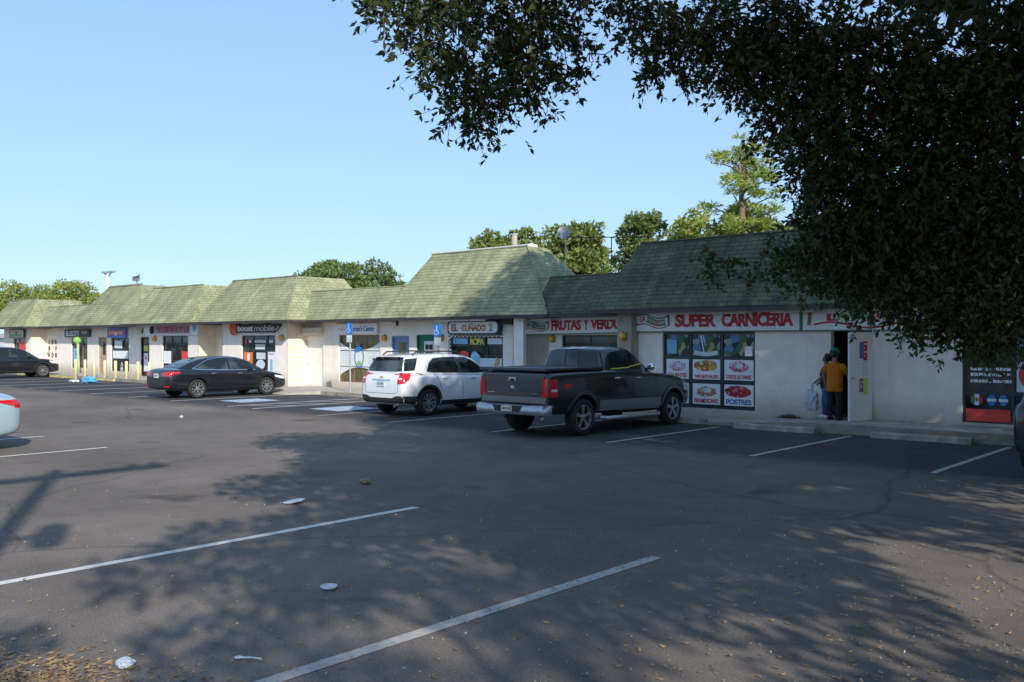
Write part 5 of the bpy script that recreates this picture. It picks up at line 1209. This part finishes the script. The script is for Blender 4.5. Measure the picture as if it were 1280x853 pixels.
c.patch('side_window','car_glass',[(.10,1.39),(.9,1.345)],[(.08,1.80),(.30,1.77),(.52,1.65),(.80,1.46)],both=True,off=.006)
c.patch('windshield','car_glass',[(-.72,1.36),(.72,1.36)],[(-.60,1.80),(.60,1.80)],'front',off=.008)
for p in ([(-.78,1.40),(-.80,.72)],[(.04,1.39),(.05,.70)],[(.98,1.31),(1.05,.9),(1.0,.62)],[(-.98,1.36),(-.98,.5)],[(-.78,.42),(1.0,.42)]): c.seam('door_seam',p,w=.007)
# silver lower cladding and arch flares
c.patch('lower_panel','p_pewter',[(-1.22,.50),(1.22,.44)],[(-1.20,.735),(1.20,.70)],both=True,off=.008,n=20)
for y in (TRUCK['ya'],TRUCK['yf']):
    r = TRUCK['wr']+.09
    for ax in ('x','-x'):
        aa = [R(q) for q in range(172,7,-7)]
        c.patch('wheel_arch_trim','p_pewter' if False else 'p_grey',[(y+r*math.cos(a),TRUCK['wr']+r*math.sin(a)+.004) for a in aa],[(y+(r+.075)*math.cos(a),TRUCK['wr']+(r+.075)*math.sin(a)) for a in aa],ax,off=.022,n=26,k=3,skirt=.03)
c.patch('badge','red',[(-2.45,1.04),(-2.2,1.04)],[(-2.45,1.13),(-2.2,1.13)],both=True,off=.004,n=6,k=2)
for y,z in ((-.55,1.20),(.30,1.18)):
    for ax,sg in (('x',1),('-x',-1)):
        hh,_ = c.cast(ax,y,z); mb = MB(); mb.lathe((hh.x,y,z),[(.095,-.01*sg),(.085,.006*sg),(.02,.004*sg)],'x',16); o = mb.build('handle_dish', M['plast'], c.t)
        mb = MB(); mb.tube([(hh.x+sg*.0,y-.1,z),(hh.x+sg*.035,y-.06,z),(hh.x+sg*.035,y+.06,z),(hh.x,y+.1,z)],.018,8); mb.build('door_handle', M['alu'], o, True)['_local'] = 1
for sg in (1,-1):
    mb = MB(); mb.tube([(sg*.90,-1.15,.36),(sg*1.0,-1.0,.33),(sg*1.0,1.05,.31),(sg*.90,1.2,.34)],[.045,.05,.05,.045],10); mb.build('running_board', M['alu'], c.t, True)
c.mirror(.92,1.42,M['chrome'],(.11,.07,.11))
mb = MB(); mb.tube([(.45,-2.6,.42),(.62,-2.75,.40)],.035,8); mb.build('exhaust', M['steel'], c.t)
c.seam('yellow_strip',[(-.72,1.40),(.0,1.425),(.12,1.45),(.88,1.52)],w=.012,m='neon',off=.012,both=False)  # thin yellow strip across the right side windows
# ------------------------------------------------------------------ people
def skin(name, nodes, edges, m, parent, lv=2):
    me = bpy.data.meshes.new(name); me.from_pydata([n[0] for n in nodes], edges, []); o = bpy.data.objects.new(name, me); C.objects.link(o)
    md = o.modifiers.new('s','SKIN'); md.use_smooth_shade = True; md.branch_smoothing = .4
    for i, n in enumerate(nodes):
        sv = me.skin_vertices[0].data[i]; r = n[1]; sv.radius = r if hasattr(r,'__len__') else (r,r); sv.use_root = (i == 0)
    ss = o.modifiers.new('u','SUBSURF'); ss.levels = lv; ss.render_levels = lv
    dg = bpy.context.evaluated_depsgraph_get(); m2 = bpy.data.meshes.new_from_object(o.evaluated_get(dg)); bpy.data.objects.remove(o)
    for p in m2.polygons: p.use_smooth = True
    m2.materials.clear(); m2.materials.append(m); o = bpy.data.objects.new(name, m2); C.objects.link(o); o.parent = parent; o['_local'] = 1; return o
def person(label, loc, rz, sc, J, shirt, legs, shoe, cap=None, hem=.72, belly=1.0):
    t = thing('person', label, 'person', loc, rz, None, local=True); t.scale = (sc,sc,sc)
    N = [((0,0,.90),.13)]; E = []
    def chain(start, pts):
        i = start
        for p, r in pts: N.append((p, r)); E.append((i, len(N)-1)); i = len(N)-1
        return i
    ch = chain(0, [((0,.0,1.08),.125),((0,.01,1.27),.14)])
    nk = chain(ch, [((0,.0,1.40),.062),((0,.015,1.47),.056)])
    hd = chain(nk, [((0,.03,1.56),.088),((0,.02,1.65),.092),((0,.02,1.70),.06)])
    chain(hd-1, [((0,.125,1.575),.014)])
    for sg in (1,-1): chain(hd-1, [((sg*.098,.015,1.59),.014)])
    for sg, arm in ((1,J['R']),(-1,J['L'])):
        w = chain(ch, [((sg*.19,.0,1.36),.058),(arm[0],.045),(arm[1],.031)])
        A, B = Vector(arm[0]), Vector(arm[1]); d = (B-A).normalized(); s_ = d.cross(Vector((0,1,0)) if abs(d.y) < .8 else Vector((0,0,1))).normalized()
        pm = chain(w, [(tuple(B+d*.05),.034)])
        for k, ln in enumerate((.062,.072,.068,.052)):
            o_ = s_*((k-1.5)*.020); bend = d.cross(s_)
            chain(pm, [(tuple(B+d*.085+o_),.0095),(tuple(B+d*(.085+ln*.5)+o_+bend*.012),.0088),(tuple(B+d*(.085+ln)+o_+bend*.035),.0075)])
        chain(w, [(tuple(B+d*.045+s_*.04),.011),(tuple(B+d*.08+s_*.055+d.cross(s_)*.02),.009)])
    for sg, lg in ((1,J['RL']),(-1,J['LL'])):
        chain(0, [((sg*.095,0,.84),.10),(lg[0],.062),(lg[1],.042)])
    skin('body', N, E, M['skin'], t)
    # shirt: elliptical rings plus sleeves
    rings = []
    for z, rx, ry, cy_ in ((hem,.215,.155,0),(hem+.012,.222,.165,0),(.88,.215,.165*belly,.015),(1.05,.205,.165*belly,.02),(1.22,.215,.150,.01),(1.34,.205,.125,0),(1.40,.15,.10,0),(1.44,.08,.075,.0)):
        rings.append([Vector((rx*math.cos(a)*(1+.02*math.sin(5*a+z*9)), cy_+ry*math.sin(a)*(1+.02*math.sin(4*a+z*13)), z)) for a in [2*PI*k/16 for k in range(16)]])
    me = catmull(loft(rings), 1); 
    for p in me.polygons: p.use_smooth = True
    me.materials.append(shirt); so = bpy.data.objects.new('shirt', me); C.objects.link(so); so.parent = t; so['_local'] = 1
    for sg, arm in ((1,J['R']),(-1,J['L'])):
        mb = MB(); S0 = Vector((sg*.15,0,1.36)); E0 = Vector(arm[0]); mb.tube([S0, S0.lerp(E0,.35)+Vector((sg*.02,0,.005)), S0.lerp(E0,.92)],[.085,.085,.078],12); mb.build('sleeve', shirt, so, True)['_local'] = 1
    for nm, sg, lg in (('trouser_leg',1,J['RL']),('trouser_leg',-1,J['LL'])):
        mb = MB(); H = Vector((sg*.09,0,.86)); K_, A = Vector(lg[0]), Vector(lg[1]); mb.tube([H, H.lerp(K_,.5), K_, K_.lerp(A,.5)+Vector((0,-.01,0)), A+Vector((0,0,.0))],[.125,.108,.085,.078,.08],12); mb.build(nm, legs, t, True)['_local'] = 1
        mb = MB(); a = lg[1]; mb.tube([(a[0],a[1]-.07,.045),(a[0],a[1]+.0,.05),(a[0],a[1]+.10,.04),(a[0],a[1]+.19,.03)],[.038,.05,.045,.028],10); mb.build('shoe', shoe, t, True)['_local'] = 1
    mb = MB(); mb.lathe((0,.0,.70),[(.10,.04),(.13,.07),(.12,.2)],'z',16); mb.build('trousers', legs, t, True)['_local'] = 1
    mb = MB(); 
    hz = [(.10,1.55),(.112,1.60),(.112,1.66),(.09,1.72),(.04,1.755)]
    mb.lathe((0,-.012,0),[(r,z) for r,z in hz],'z',18); hair = mb.build('hair', M['hair'], t, True); hair['_local'] = 1
    # keep the hair off the face: squash the front half
    for v in hair.data.vertices:
        if v.co.y > .03 and v.co.z < 1.67: v.co.y = .03
    if cap:
        mb = MB(); mb.lathe((0,.012,0),[(.119,1.64),(.12,1.68),(.105,1.735),(.06,1.775),(.01,1.785)],'z',20); mb.add([(x*.1,.10+y*.13,1.645-.012*y) for x,y in ((-1,0),(-.85,.7),(-.4,1),(.4,1),(.85,.7),(1,0))]+[(x*.1,.10+y*.13,1.655-.012*y) for x,y in ((-1,0),(-.85,.7),(-.4,1),(.4,1),(.85,.7),(1,0))],[(0,1,2,3,4,5),(11,10,9,8,7,6)]+[(i,i+1,i+7,i+6) for i in range(5)]); mb.build('cap', cap, t, True)['_local'] = 1
    mb = MB()
    for sg in (1,-1): mb.lathe((sg*.034,.098,1.605),[(.004,-.004),(.011,0),(.004,.005)],'y',8)
    mb.build('eyes', M['black'], t)['_local'] = 1
    mb = MB(); mb.tube([(-.025,.103,1.535),(0,.110,1.533),(.025,.103,1.535)],.006,6); mb.build('mouth', M['red'], t)['_local'] = 1
    return t
person('man in orange T-shirt and green cap, seen from behind at the open door', (-8.55,20.62,.2), R(-8), .935,
       dict(R=((.27,.10,1.13),(.27,.33,1.08)), L=((-.28,-.02,1.12),(-.29,.05,.88)), RL=((.11,.03,.47),(.11,-.02,.10)), LL=((-.10,.0,.47),(-.115,-.06,.10))), M['orange_cloth'], M['trousers'], M['black'], M['cap_green'], hem=.70, belly=1.12)
person('dark haired person in blue jeans and white sneakers, half hidden by the orange shirt', (-8.88,20.98,.2), R(95), .87,
       dict(R=((.24,.05,1.12),(.20,.24,.98)), L=((-.24,.06,1.12),(-.18,.28,.96)), RL=((.10,.10,.47),(.10,.08,.10)), LL=((-.10,-.02,.47),(-.10,-.16,.11))), M['navy'], M['jeans'], M['paper'], None, hem=.80)
o = crumple('carrier_bag', -9.14,20.70,.17,.28,M['bag'],'full white plastic carrier bag hanging from the hand beside the jeans','bag',seed=21); o.location.z = .38
mbh = MB(); mbh.tube([(-9.14,20.70,.86),(-9.12,20.76,1.02),(-9.10,20.82,1.06)],[.03,.015,.012],6); hh_ = mbh.build('bag_handle', M['bag'], None); hh_.parent = o; hh_.location = hh_.location-o.location

# ------------------------------------------------------------------ foliage
def leaf_mesh(name, P, D, size, ratio, m, parent, up=.25, r=rng):
    """one small folded leaf (4 points) at each P, growing along D"""
    n = len(P); D = D/np.maximum(np.linalg.norm(D,axis=1,keepdims=True),1e-6)
    rn = r.normal(size=(n,3)); rn[:,2] += up; W = np.cross(D,rn); W /= np.maximum(np.linalg.norm(W,axis=1,keepdims=True),1e-6)
    Nn = np.cross(W,D); s = size[:,None]; w = s*ratio*(.8+.4*r.random((n,1)))
    V = np.empty((n,4,3)); V[:,0] = P; V[:,1] = P+D*s*.5+W*w*.5+Nn*s*.06; V[:,2] = P+D*s-Nn*s*.10; V[:,3] = P+D*s*.5-W*w*.5+Nn*s*.06
    L = np.array(parent['_w']) if parent is not None else np.zeros(3)
    V = (V-L).reshape(-1,3).astype(np.float32)
    me = bpy.data.meshes.new(name); me.vertices.add(n*4); me.vertices.foreach_set('co', V.ravel()); me.loops.add(n*4); me.loops.foreach_set('vertex_index', np.arange(n*4,dtype=np.int32))
    me.polygons.add(n); me.polygons.foreach_set('loop_start', np.arange(0,n*4,4,dtype=np.int32)); me.materials.append(m); me.update(calc_edges=True)
    o = bpy.data.objects.new(name, me); C.objects.link(o); o.parent = parent; return o
def rdir(n, r=rng):
    d = r.normal(size=(n,3)); return d/np.linalg.norm(d,axis=1,keepdims=True)
def limb(mb, a, b, r0, r1, n=6, sag=.1, k=6, seed=0):
    rr = random.Random(seed); a, b = Vector(a), Vector(b); L = (b-a).length; pts = []
    for i in range(k):
        f = i/(k-1); p = a.lerp(b,f)+Vector((0,0,sag*L*math.sin(f*PI))); 
        if 0 < i < k-1: p += Vector((rr.uniform(-1,1),rr.uniform(-1,1),rr.uniform(-1,1)))*L*.035
        pts.append(p)
    mb.tube(pts, [r0+(r1-r0)*i/(k-1) for i in range(k)], n)
    return pts
BLOBS = [(-6.6, 5.63, 5.26, 0.256), (-6.65, 5.58, 5.38, 0.226), (-6.52, 5.97, 5.18, 0.371), (-6.26, 6.2, 5.06, 0.579), (-5.89, 6.54, 5.14, 0.502), (-5.67, 6.88, 5.21, 0.312), (-6.19, 6.13, 4.53, 0.321), (-5.96, 6.34, 4.57, 0.42), (-5.8, 6.62, 4.79, 0.371), (-5.56, 6.84, 4.71, 0.216), (-6.07, 6.24, 4.15, 0.153), (-6.34, 6.0, 4.76, 0.168), (-6.11, 6.21, 4.34, 0.214), (-5.82, 6.47, 4.45, 0.191), (-5.48, 6.91, 4.62, 0.108), (-6.35, 6.13, 5.79, 0.695), (-5.83, 6.59, 5.79, 0.695), (-5.68, 7.27, 5.84, 0.484), (-5.42, 8.04, 5.71, 0.379), (-5.23, 8.2, 5.42, 0.379), (-5.45, 8.01, 5.42, 0.168), (-5.11, 8.32, 5.12, 0.295), (-5.3, 8.15, 5.0, 0.202), (-5.14, 8.29, 4.83, 0.135), (-4.95, 8.46, 5.38, 0.379), (-5.48, 7.98, 5.17, 0.118), (-4.51, 8.32, 5.24, 0.484), (-4.28, 8.66, 4.91, 0.392), (-4.51, 8.59, 4.77, 0.231), (-4.7, 8.42, 4.94, 0.247), (-4.0, 8.51, 5.09, 0.474), (-3.97, 8.81, 4.51, 0.565), (-4.26, 9.08, 4.37, 0.185), (-3.68, 8.8, 4.93, 0.553), (-3.93, 9.25, 4.01, 0.333), (-4.03, 9.55, 3.64, 0.241), (-3.72, 9.3, 4.15, 0.618), (-3.26, 9.17, 4.77, 0.632), (-3.87, 9.7, 3.55, 0.516), (-4.02, 9.84, 3.28, 0.289), (-3.29, 9.69, 3.91, 0.66), (-2.8, 9.59, 4.62, 0.632), (-3.5, 10.31, 3.32, 0.614), (-2.89, 10.18, 3.76, 0.667), (-2.38, 9.96, 4.46, 0.632), (-2.48, 10.68, 3.44, 0.674), (-3.07, 10.69, 3.16, 0.614), (-3.94, 10.31, 3.2, 0.497), (-4.31, 10.11, 3.07, 0.365), (-2.62, 11.1, 2.81, 0.57), (-3.5, 10.57, 2.87, 0.447), (-2.98, 10.78, 2.55, 0.439), (-2.58, 11.13, 2.29, 0.395), (-4.61, 10.12, 3.09, 0.223), (-5.01, 10.02, 3.02, 0.133), (-5.45, 9.76, 2.93, 0.172), (-3.87, 10.37, 2.61, 0.271), (-4.25, 10.3, 2.71, 0.203), (-3.37, 10.69, 2.43, 0.251), (-3.07, 10.83, 2.16, 0.159), (-3.53, 10.54, 2.18, 0.125), (-2.78, 10.95, 2.07, 0.175), (-4.93, 9.96, 2.77, 0.131), (-5.64, 9.72, 2.99, 0.087), (-4.54, 10.18, 2.63, 0.112), (-3.63, 10.45, 2.34, 0.143), (-4.08, 9.25, 3.82, 0.118)]
OAK = (6.2,13.0,0)
t = thing('oak_tree', 'large dark oak whose low branches hang across the top and right of the view', 'tree', OAK)
mb = MB()
tr = [(6.2,13,-.1),(6.15,12.95,.5),(6.0,12.9,1.6),(5.9,12.7,2.9),(5.8,12.6,4.2)]; mb.tube(tr,[.62,.46,.40,.38,.36],14)
mb.build('trunk', M['bark'], t, True)
mb = MB(); forks = [(1.5,8.5,6.6),(0.2,12.5,6.4),(3.0,5.0,7.2),(9.5,9,7.5),(10,16,7.5),(5,18,7.8),(0.5,16.5,7.0),(6,12,9.5)]
for i,fk in enumerate(forks): limb(mb,(5.85,12.65,3.6+.1*(i%4)),fk,.24,.11,9,.06,8,i)
joined = [(Vector(f_),.10) for f_ in forks]
for i,(x,y,z,r) in enumerate(sorted(BLOBS, key=lambda q: min((Vector(f_)-Vector(q[:3])).length for f_ in forks))):
    src_, rad_ = min(joined, key=lambda q: (q[0]-Vector((x,y,z))).length); r1 = max(.006, rad_*.62); limb(mb,tuple(src_),(x,y,z),min(rad_*.8,.045),min(r1,.03),6,.05,7,i+50); joined.append((Vector((x,y,z)),r1))
# crown: leafy masses filling the wide, tall head of the tree
rs = np.random.default_rng(21)
def fill(lst, c, rad, n, rmin, rmax, zmin=3.8):
    k = tr_ = 0
    while k < n and tr_ < 40000:
        tr_ += 1
        q = rdir(1,rs)[0]*rs.random()**.38; p = np.array(c)+q*np.array(rad); br = rmin+(rmax-rmin)*rs.random()
        if p[2]-br*.7 < zmin-1: continue
        dd = -.6691*p[0]+.7431*p[1]; ll = .7431*p[0]+.6691*p[1]
        if dd > .3:   # keep these masses out of the open part of the view
            uu = min(640+1140*(ll-br*1.15)/max(dd-br*.5,.4), 640+1140*(ll-br*1.1)/(dd+br*.5)); vv = 425-1140*(p[2]-br*.85-2.05)/dd
            if uu < 985 and vv > -25: continue
            if vv > 285 and uu < 1300: continue
        # crown trimmed along the sun rays to shape where its shadow ends
        sx_, sy_ = p[0]-1.674*p[2], p[1]+.858*p[2]; bad = False
        for (ax_,ay_),(bx_,by_) in (((-3.5,-2.5),(-11.8,7.0)),((-11.8,7.0),(-18.0,14.6)),((-18.0,14.6),(-20.2,18.0)),((-20.2,18.0),(-30.5,27)),((-30.5,27),(-38,33))):
            if ay_-2 <= sy_ <= by_+2:
                L_ = math.hypot(bx_-ax_,by_-ay_); sd_ = ((bx_-ax_)*(sy_-ay_)-(by_-ay_)*(sx_-ax_))/L_
                if sd_ > -br*.6: bad = True
        if bad: continue
        lst.append((p[0],p[1],p[2],br)); k += 1
big = []
fill(big,(2.8,10.8,9.2),(8.8,9.6,5.0),220,.8,1.5); fill(big,(-4.6,16.2,11.3),(5.5,4.6,2.6),55,.8,1.4); fill(big,(3.6,2.0,7.3),(4.6,3.6,3.0),54,.6,1.1)
for i,b_ in enumerate(big):
    if i % 3 == 0:
        fk = min(forks,key=lambda q:(Vector(q)-Vector(b_[:3])).length); limb(mb,fk,b_[:3],.09,.02,5,.05,6,i+300)
mb.build('limbs', M['bark'], t, True)
P, D, Z = [], [], []; TW = MB()
for bi,(x,y,z,r) in enumerate(BLOBS):
    n_tw = int(max(6, (560*r*r+16*r)*(.62 if x < -4.9 else 1.75 if x > -3.2 else 1.1))); cen = np.array([x,y,z])
    for k in range(n_tw):
        d0 = rdir(1,rs)[0]; d0[2] *= .8; st = cen+d0*r*(.15+.75*rs.random()**.6); d = d0*.6+rdir(1,rs)[0]*.55+np.array([0,0,-.35]); d /= np.linalg.norm(d); ln = min(.46, .22+.5*r)*(.55+.75*rs.random())
        m_ = rs.integers(9,16); f = np.sort(rs.random(m_)); pts = st[None]+d[None]*(f[:,None]*ln)+np.array([0,0,-.10])*(f[:,None]**2)*ln
        P.append(pts); dl = d[None]*.7+rdir(m_,rs)*.9; D.append(dl); Z.append(.05+.055*rs.random(m_))
        if k % 2 == 0: TW.tube([tuple(st),tuple(st+d*ln*.5+np.array([0,0,-.02])),tuple(st+d*ln+np.array([0,0,-.10])*ln)],[.0045,.0035,.0015],3,cap=False)
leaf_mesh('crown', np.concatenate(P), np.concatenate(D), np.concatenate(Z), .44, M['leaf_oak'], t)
TW.build('twigs', M['bark'], t)
def blob_leaves(bl, per, smin, smax, r_, zs=.7, hollow=.3):
    P, D = [], []
    for x,y,z,r in bl:
        n = int(per*r*r); q = rdir(n,r_); P.append(np.array([x,y,z])+q*np.array([1,1,zs])*r*(hollow+(1-hollow)*r_.random((n,1))**.5)); D.append(q*.5+rdir(n,r_)+np.array([0,0,-.2]))
    P = np.concatenate(P); return P, np.concatenate(D), smin+(smax-smin)*r_.random(len(P))
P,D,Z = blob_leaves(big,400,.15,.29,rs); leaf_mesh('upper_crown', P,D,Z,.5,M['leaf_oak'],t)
# second oak behind the camera: only its shade and the leaf fall show
t = thing('oak_tree', 'second oak standing behind the viewpoint, shading the foreground', 'tree', (14,-3.5,0))
mb = MB(); mb.tube([(14,-3.5,-.1),(14,-3.5,.6),(13.9,-3.4,3.2)],[.55,.42,.35],12); mb.build('trunk', M['bark'], t, True)
big2 = []; fill(big2,(13.4,-1.9,7.6),(6.0,4.2,3.6),24,.6,1.1); fill(big2,(3.6,-1.6,7.0),(3.4,2.2,2.2),9,.5,.85)
mb = MB()
for i,b_ in enumerate(big2):
    if i % 2 == 0: limb(mb,(13.9,-3.4,3.1),b_[:3],.12,.02,6,.05,6,i)
mb.build('limbs', M['bark'], t, True)
P,D,Z = blob_leaves(big2,560,.13,.24,rs); leaf_mesh('crown', P,D,Z,.5,M['leaf_oak'],t)

def bg_tree(name, label, x, y, h, rx, rz, m, seed, ncl=60, leaf=(.16,.34), per=150, group='trees behind the shops', base=None, lean=0):
    r_ = np.random.default_rng(seed); t = thing(name, label, 'tree', (x,y,0), group=group); zc = h-rz*.95
    mb = MB(); tk = .035*h+.05; mb.tube([(x,y,-.1),(x+.1,y,zc*.45),(x-.1+lean,y+.1,zc),(x+lean,y,zc+rz*.5)],[tk,tk*.75,tk*.5,tk*.2],9); mb.build('trunk', M['bark'], t, True)
    bl = []; lm = MB()
    for i in range(ncl):
        q = rdir(1,r_)[0]; q[2] = abs(q[2])*1.7-.8 if i % 3 else abs(q[2])*1.2-.2; rad = (.45+.55*r_.random()**.6); br = rx*(.13+.17*r_.random())
        p = np.array([x+lean,y,zc])+q*np.array([rx-br*.5,rx-br*.5,rz-br*.3])*rad; bl.append((p[0],p[1],p[2],br))
        if i % 2 == 0: limb(lm,(x+lean*.6,y,zc*.75+.2*(i%5)),tuple(p),tk*.28,.03,5,.04,5,i+seed)
    lm.build('limbs', M['bark'], t, True)
    P, D, Z = [], [], []
    for bx_,by_,bz_,br in bl:
        n = int(per*br*br)+30; q = rdir(n,r_); q[:,2] = np.where(q[:,2] < -.35, -q[:,2]*.6, q[:,2]); rad = (.55+.5*r_.random((n,1))); 
        P.append(np.array([bx_,by_,bz_])+q*rad*br*np.array([1.15,1.15,.75])); D.append(q*.7+rdir(n,r_)*.8+np.array([0,0,.1])); Z.append(leaf[0]+(leaf[1]-leaf[0])*r_.random(n))
    leaf_mesh('crown', np.concatenate(P), np.concatenate(D), np.concatenate(Z), .6, m, t, up=.6, r=r_); return t
TREES = [
    ('broadleaf_tree','yellow green tree mass at the far left behind the shops',-101.96,36.03,7.72,5.04,2.60,M['leaf_b'],1,60),
    ('broadleaf_tree','yellow green tree behind the second roof from the left',-94.85,38.40,7.94,4.88,3.03,M['leaf_b'],2,70),
    ('broadleaf_tree','low tree top beside the lamp post',-88.97,41.00,7.42,3.04,1.97,M['leaf_b'],31,40),
    ('broadleaf_tree','tree tip showing just above the roof left of the pink sign',-76.22,39.03,7.10,1.54,1.32,M['leaf_c'],3,30),
    ('broadleaf_tree','rounded green tree behind the phone shop roof',-50.58,37.89,7.54,2.69,2.38,M['leaf_c'],4,60),
    ('broadleaf_tree','rounded green tree left of the tallest roof',-50.13,40.99,7.50,2.78,2.46,M['leaf_c'],5,60),
    ('broadleaf_tree','dark green tree just behind the tallest roof, left part',-34.37,36.34,7.97,1.59,1.70,M['leaf_a'],6,50),
    ('broadleaf_tree','dark green tree behind the white turbine',-31.02,35.31,7.90,1.41,1.80,M['leaf_a'],7,50),
    ('broadleaf_tree','full rounded green tree behind the satellite dish',-27.20,34.71,7.84,2.00,2.77,M['leaf_a'],8,150),
    ('broadleaf_tree','loose green tree right of the TV antenna',-29.27,43.62,9.39,2.01,2.71,M['leaf_c'],9,90),
    ('broadleaf_tree','loose yellowish tree left of the pine',-28.84,48.04,9.91,1.75,2.71,M['leaf_b'],10,80),
    ('broadleaf_tree','low green tree at the foot of the pine',-23.04,43.84,8.91,2.55,1.84,M['leaf_a'],12,60),
    ('broadleaf_tree','green tree behind the market roof, mostly hidden',-20.74,48.60,9.20,2.89,2.47,M['leaf_a'],13,60),]
for a in TREES: bg_tree(*a)
# pine with flat layered tufts
px_, py_ = -22.14, 41.96
t = thing('pine_tree', 'tall yellow-green pine rising behind the market roof', 'tree', (px_,py_,0)); r_ = np.random.default_rng(77); H = 11.81
mb = MB(); mb.tube([(px_,py_,0),(px_+.1,py_,H*.5),(px_-.15,py_,H*.93)],[.32,.24,.06],9); mb.build('trunk', M['bark_pine'], t, True)
mb = MB(); P, D, Z = [], [], []
for i in range(26):
    z = H*(.60+.39*i/25); a = r_.random()*2*PI; L = (1-.55*(i/25)**2)*(.7+1.6*r_.random())*(.7 if i < 4 else 1); e = np.array([px_+math.cos(a)*L, py_+math.sin(a)*L, z+.25+.3*r_.random()]); limb(mb,(px_-.1,py_,z-.3),tuple(e),.06,.02,5,.05,5,i)
    for k in range(4):
        c_ = e+np.array([r_.normal()*.42,r_.normal()*.42,r_.normal()*.2]) if k else e; n = 62; q = rdir(n,r_); q[:,2] = q[:,2]*.5+.25; P.append(c_+q*.22*r_.random((n,1))*np.array([1.5,1.5,.8])); D.append(q); Z.append(.18+.16*r_.random(n))
mb.build('limbs', M['bark_pine'], t, True)
leaf_mesh('crown', np.concatenate(P), np.concatenate(D), np.concatenate(Z), .22, M['leaf_pine'], t, r=r_)

# ------------------------------------------------------------------ light, sky, camera
EL = 28.0; SX, SY = .890, -.456
sd = bpy.data.lights.new('sun','SUN'); sd.energy = 5.0; sd.angle = R(.53); sd.color = (1,.94,.85); so = bpy.data.objects.new('sun', sd); C.objects.link(so)
dv = Vector((SX*math.cos(R(EL)), SY*math.cos(R(EL)), math.sin(R(EL)))); so.rotation_euler = dv.to_track_quat('Z','Y').to_euler(); so.location = dv*50
w = bpy.data.worlds.new('World'); S.world = w; w.use_nodes = True; nt = w.node_tree; bg = nt.nodes['Background']
sk = nt.nodes.new('ShaderNodeTexSky'); sk.sky_type = 'NISHITA'; sk.sun_disc = False; sk.sun_elevation = R(EL); sk.sun_rotation = math.atan2(SX,SY); sk.air_density = 1.0; sk.dust_density = .4; sk.ozone_density = 1.6
gm = nt.nodes.new('ShaderNodeGamma'); gm.inputs['Gamma'].default_value = .42; nt.links.new(sk.outputs[0], gm.inputs['Color'])
ml = nt.nodes.new('ShaderNodeMixRGB'); ml.blend_type = 'MULTIPLY'; ml.inputs['Fac'].default_value = 1; ml.inputs['Color2'].default_value = (1.86,2.52,3.4,1); nt.links.new(gm.outputs[0], ml.inputs['Color1']); nt.links.new(ml.outputs[0], bg.inputs['Color'])
bg.inputs['Strength']  .default_value = .15
cd = bpy.data.cameras.new('camera'); cd.lens = 36*1140/1280; cd.sensor_width = 36; cd.clip_end = 3000; cd.clip_start = .05; cam = bpy.data.objects.new('camera', cd); C.objects.link(cam); S.camera = cam
cam.location = (0,0,2.05); cam.rotation_euler = (R(90-.075), 0, R(42))
S.view_settings.view_transform = 'Standard'; S.view_settings.look = 'None'; S.view_settings.exposure = 0; S.view_settings.gamma = 1
for o in bpy.data.objects:
    for k in ('_w','_local'):
        if k in o.keys(): del o[k]
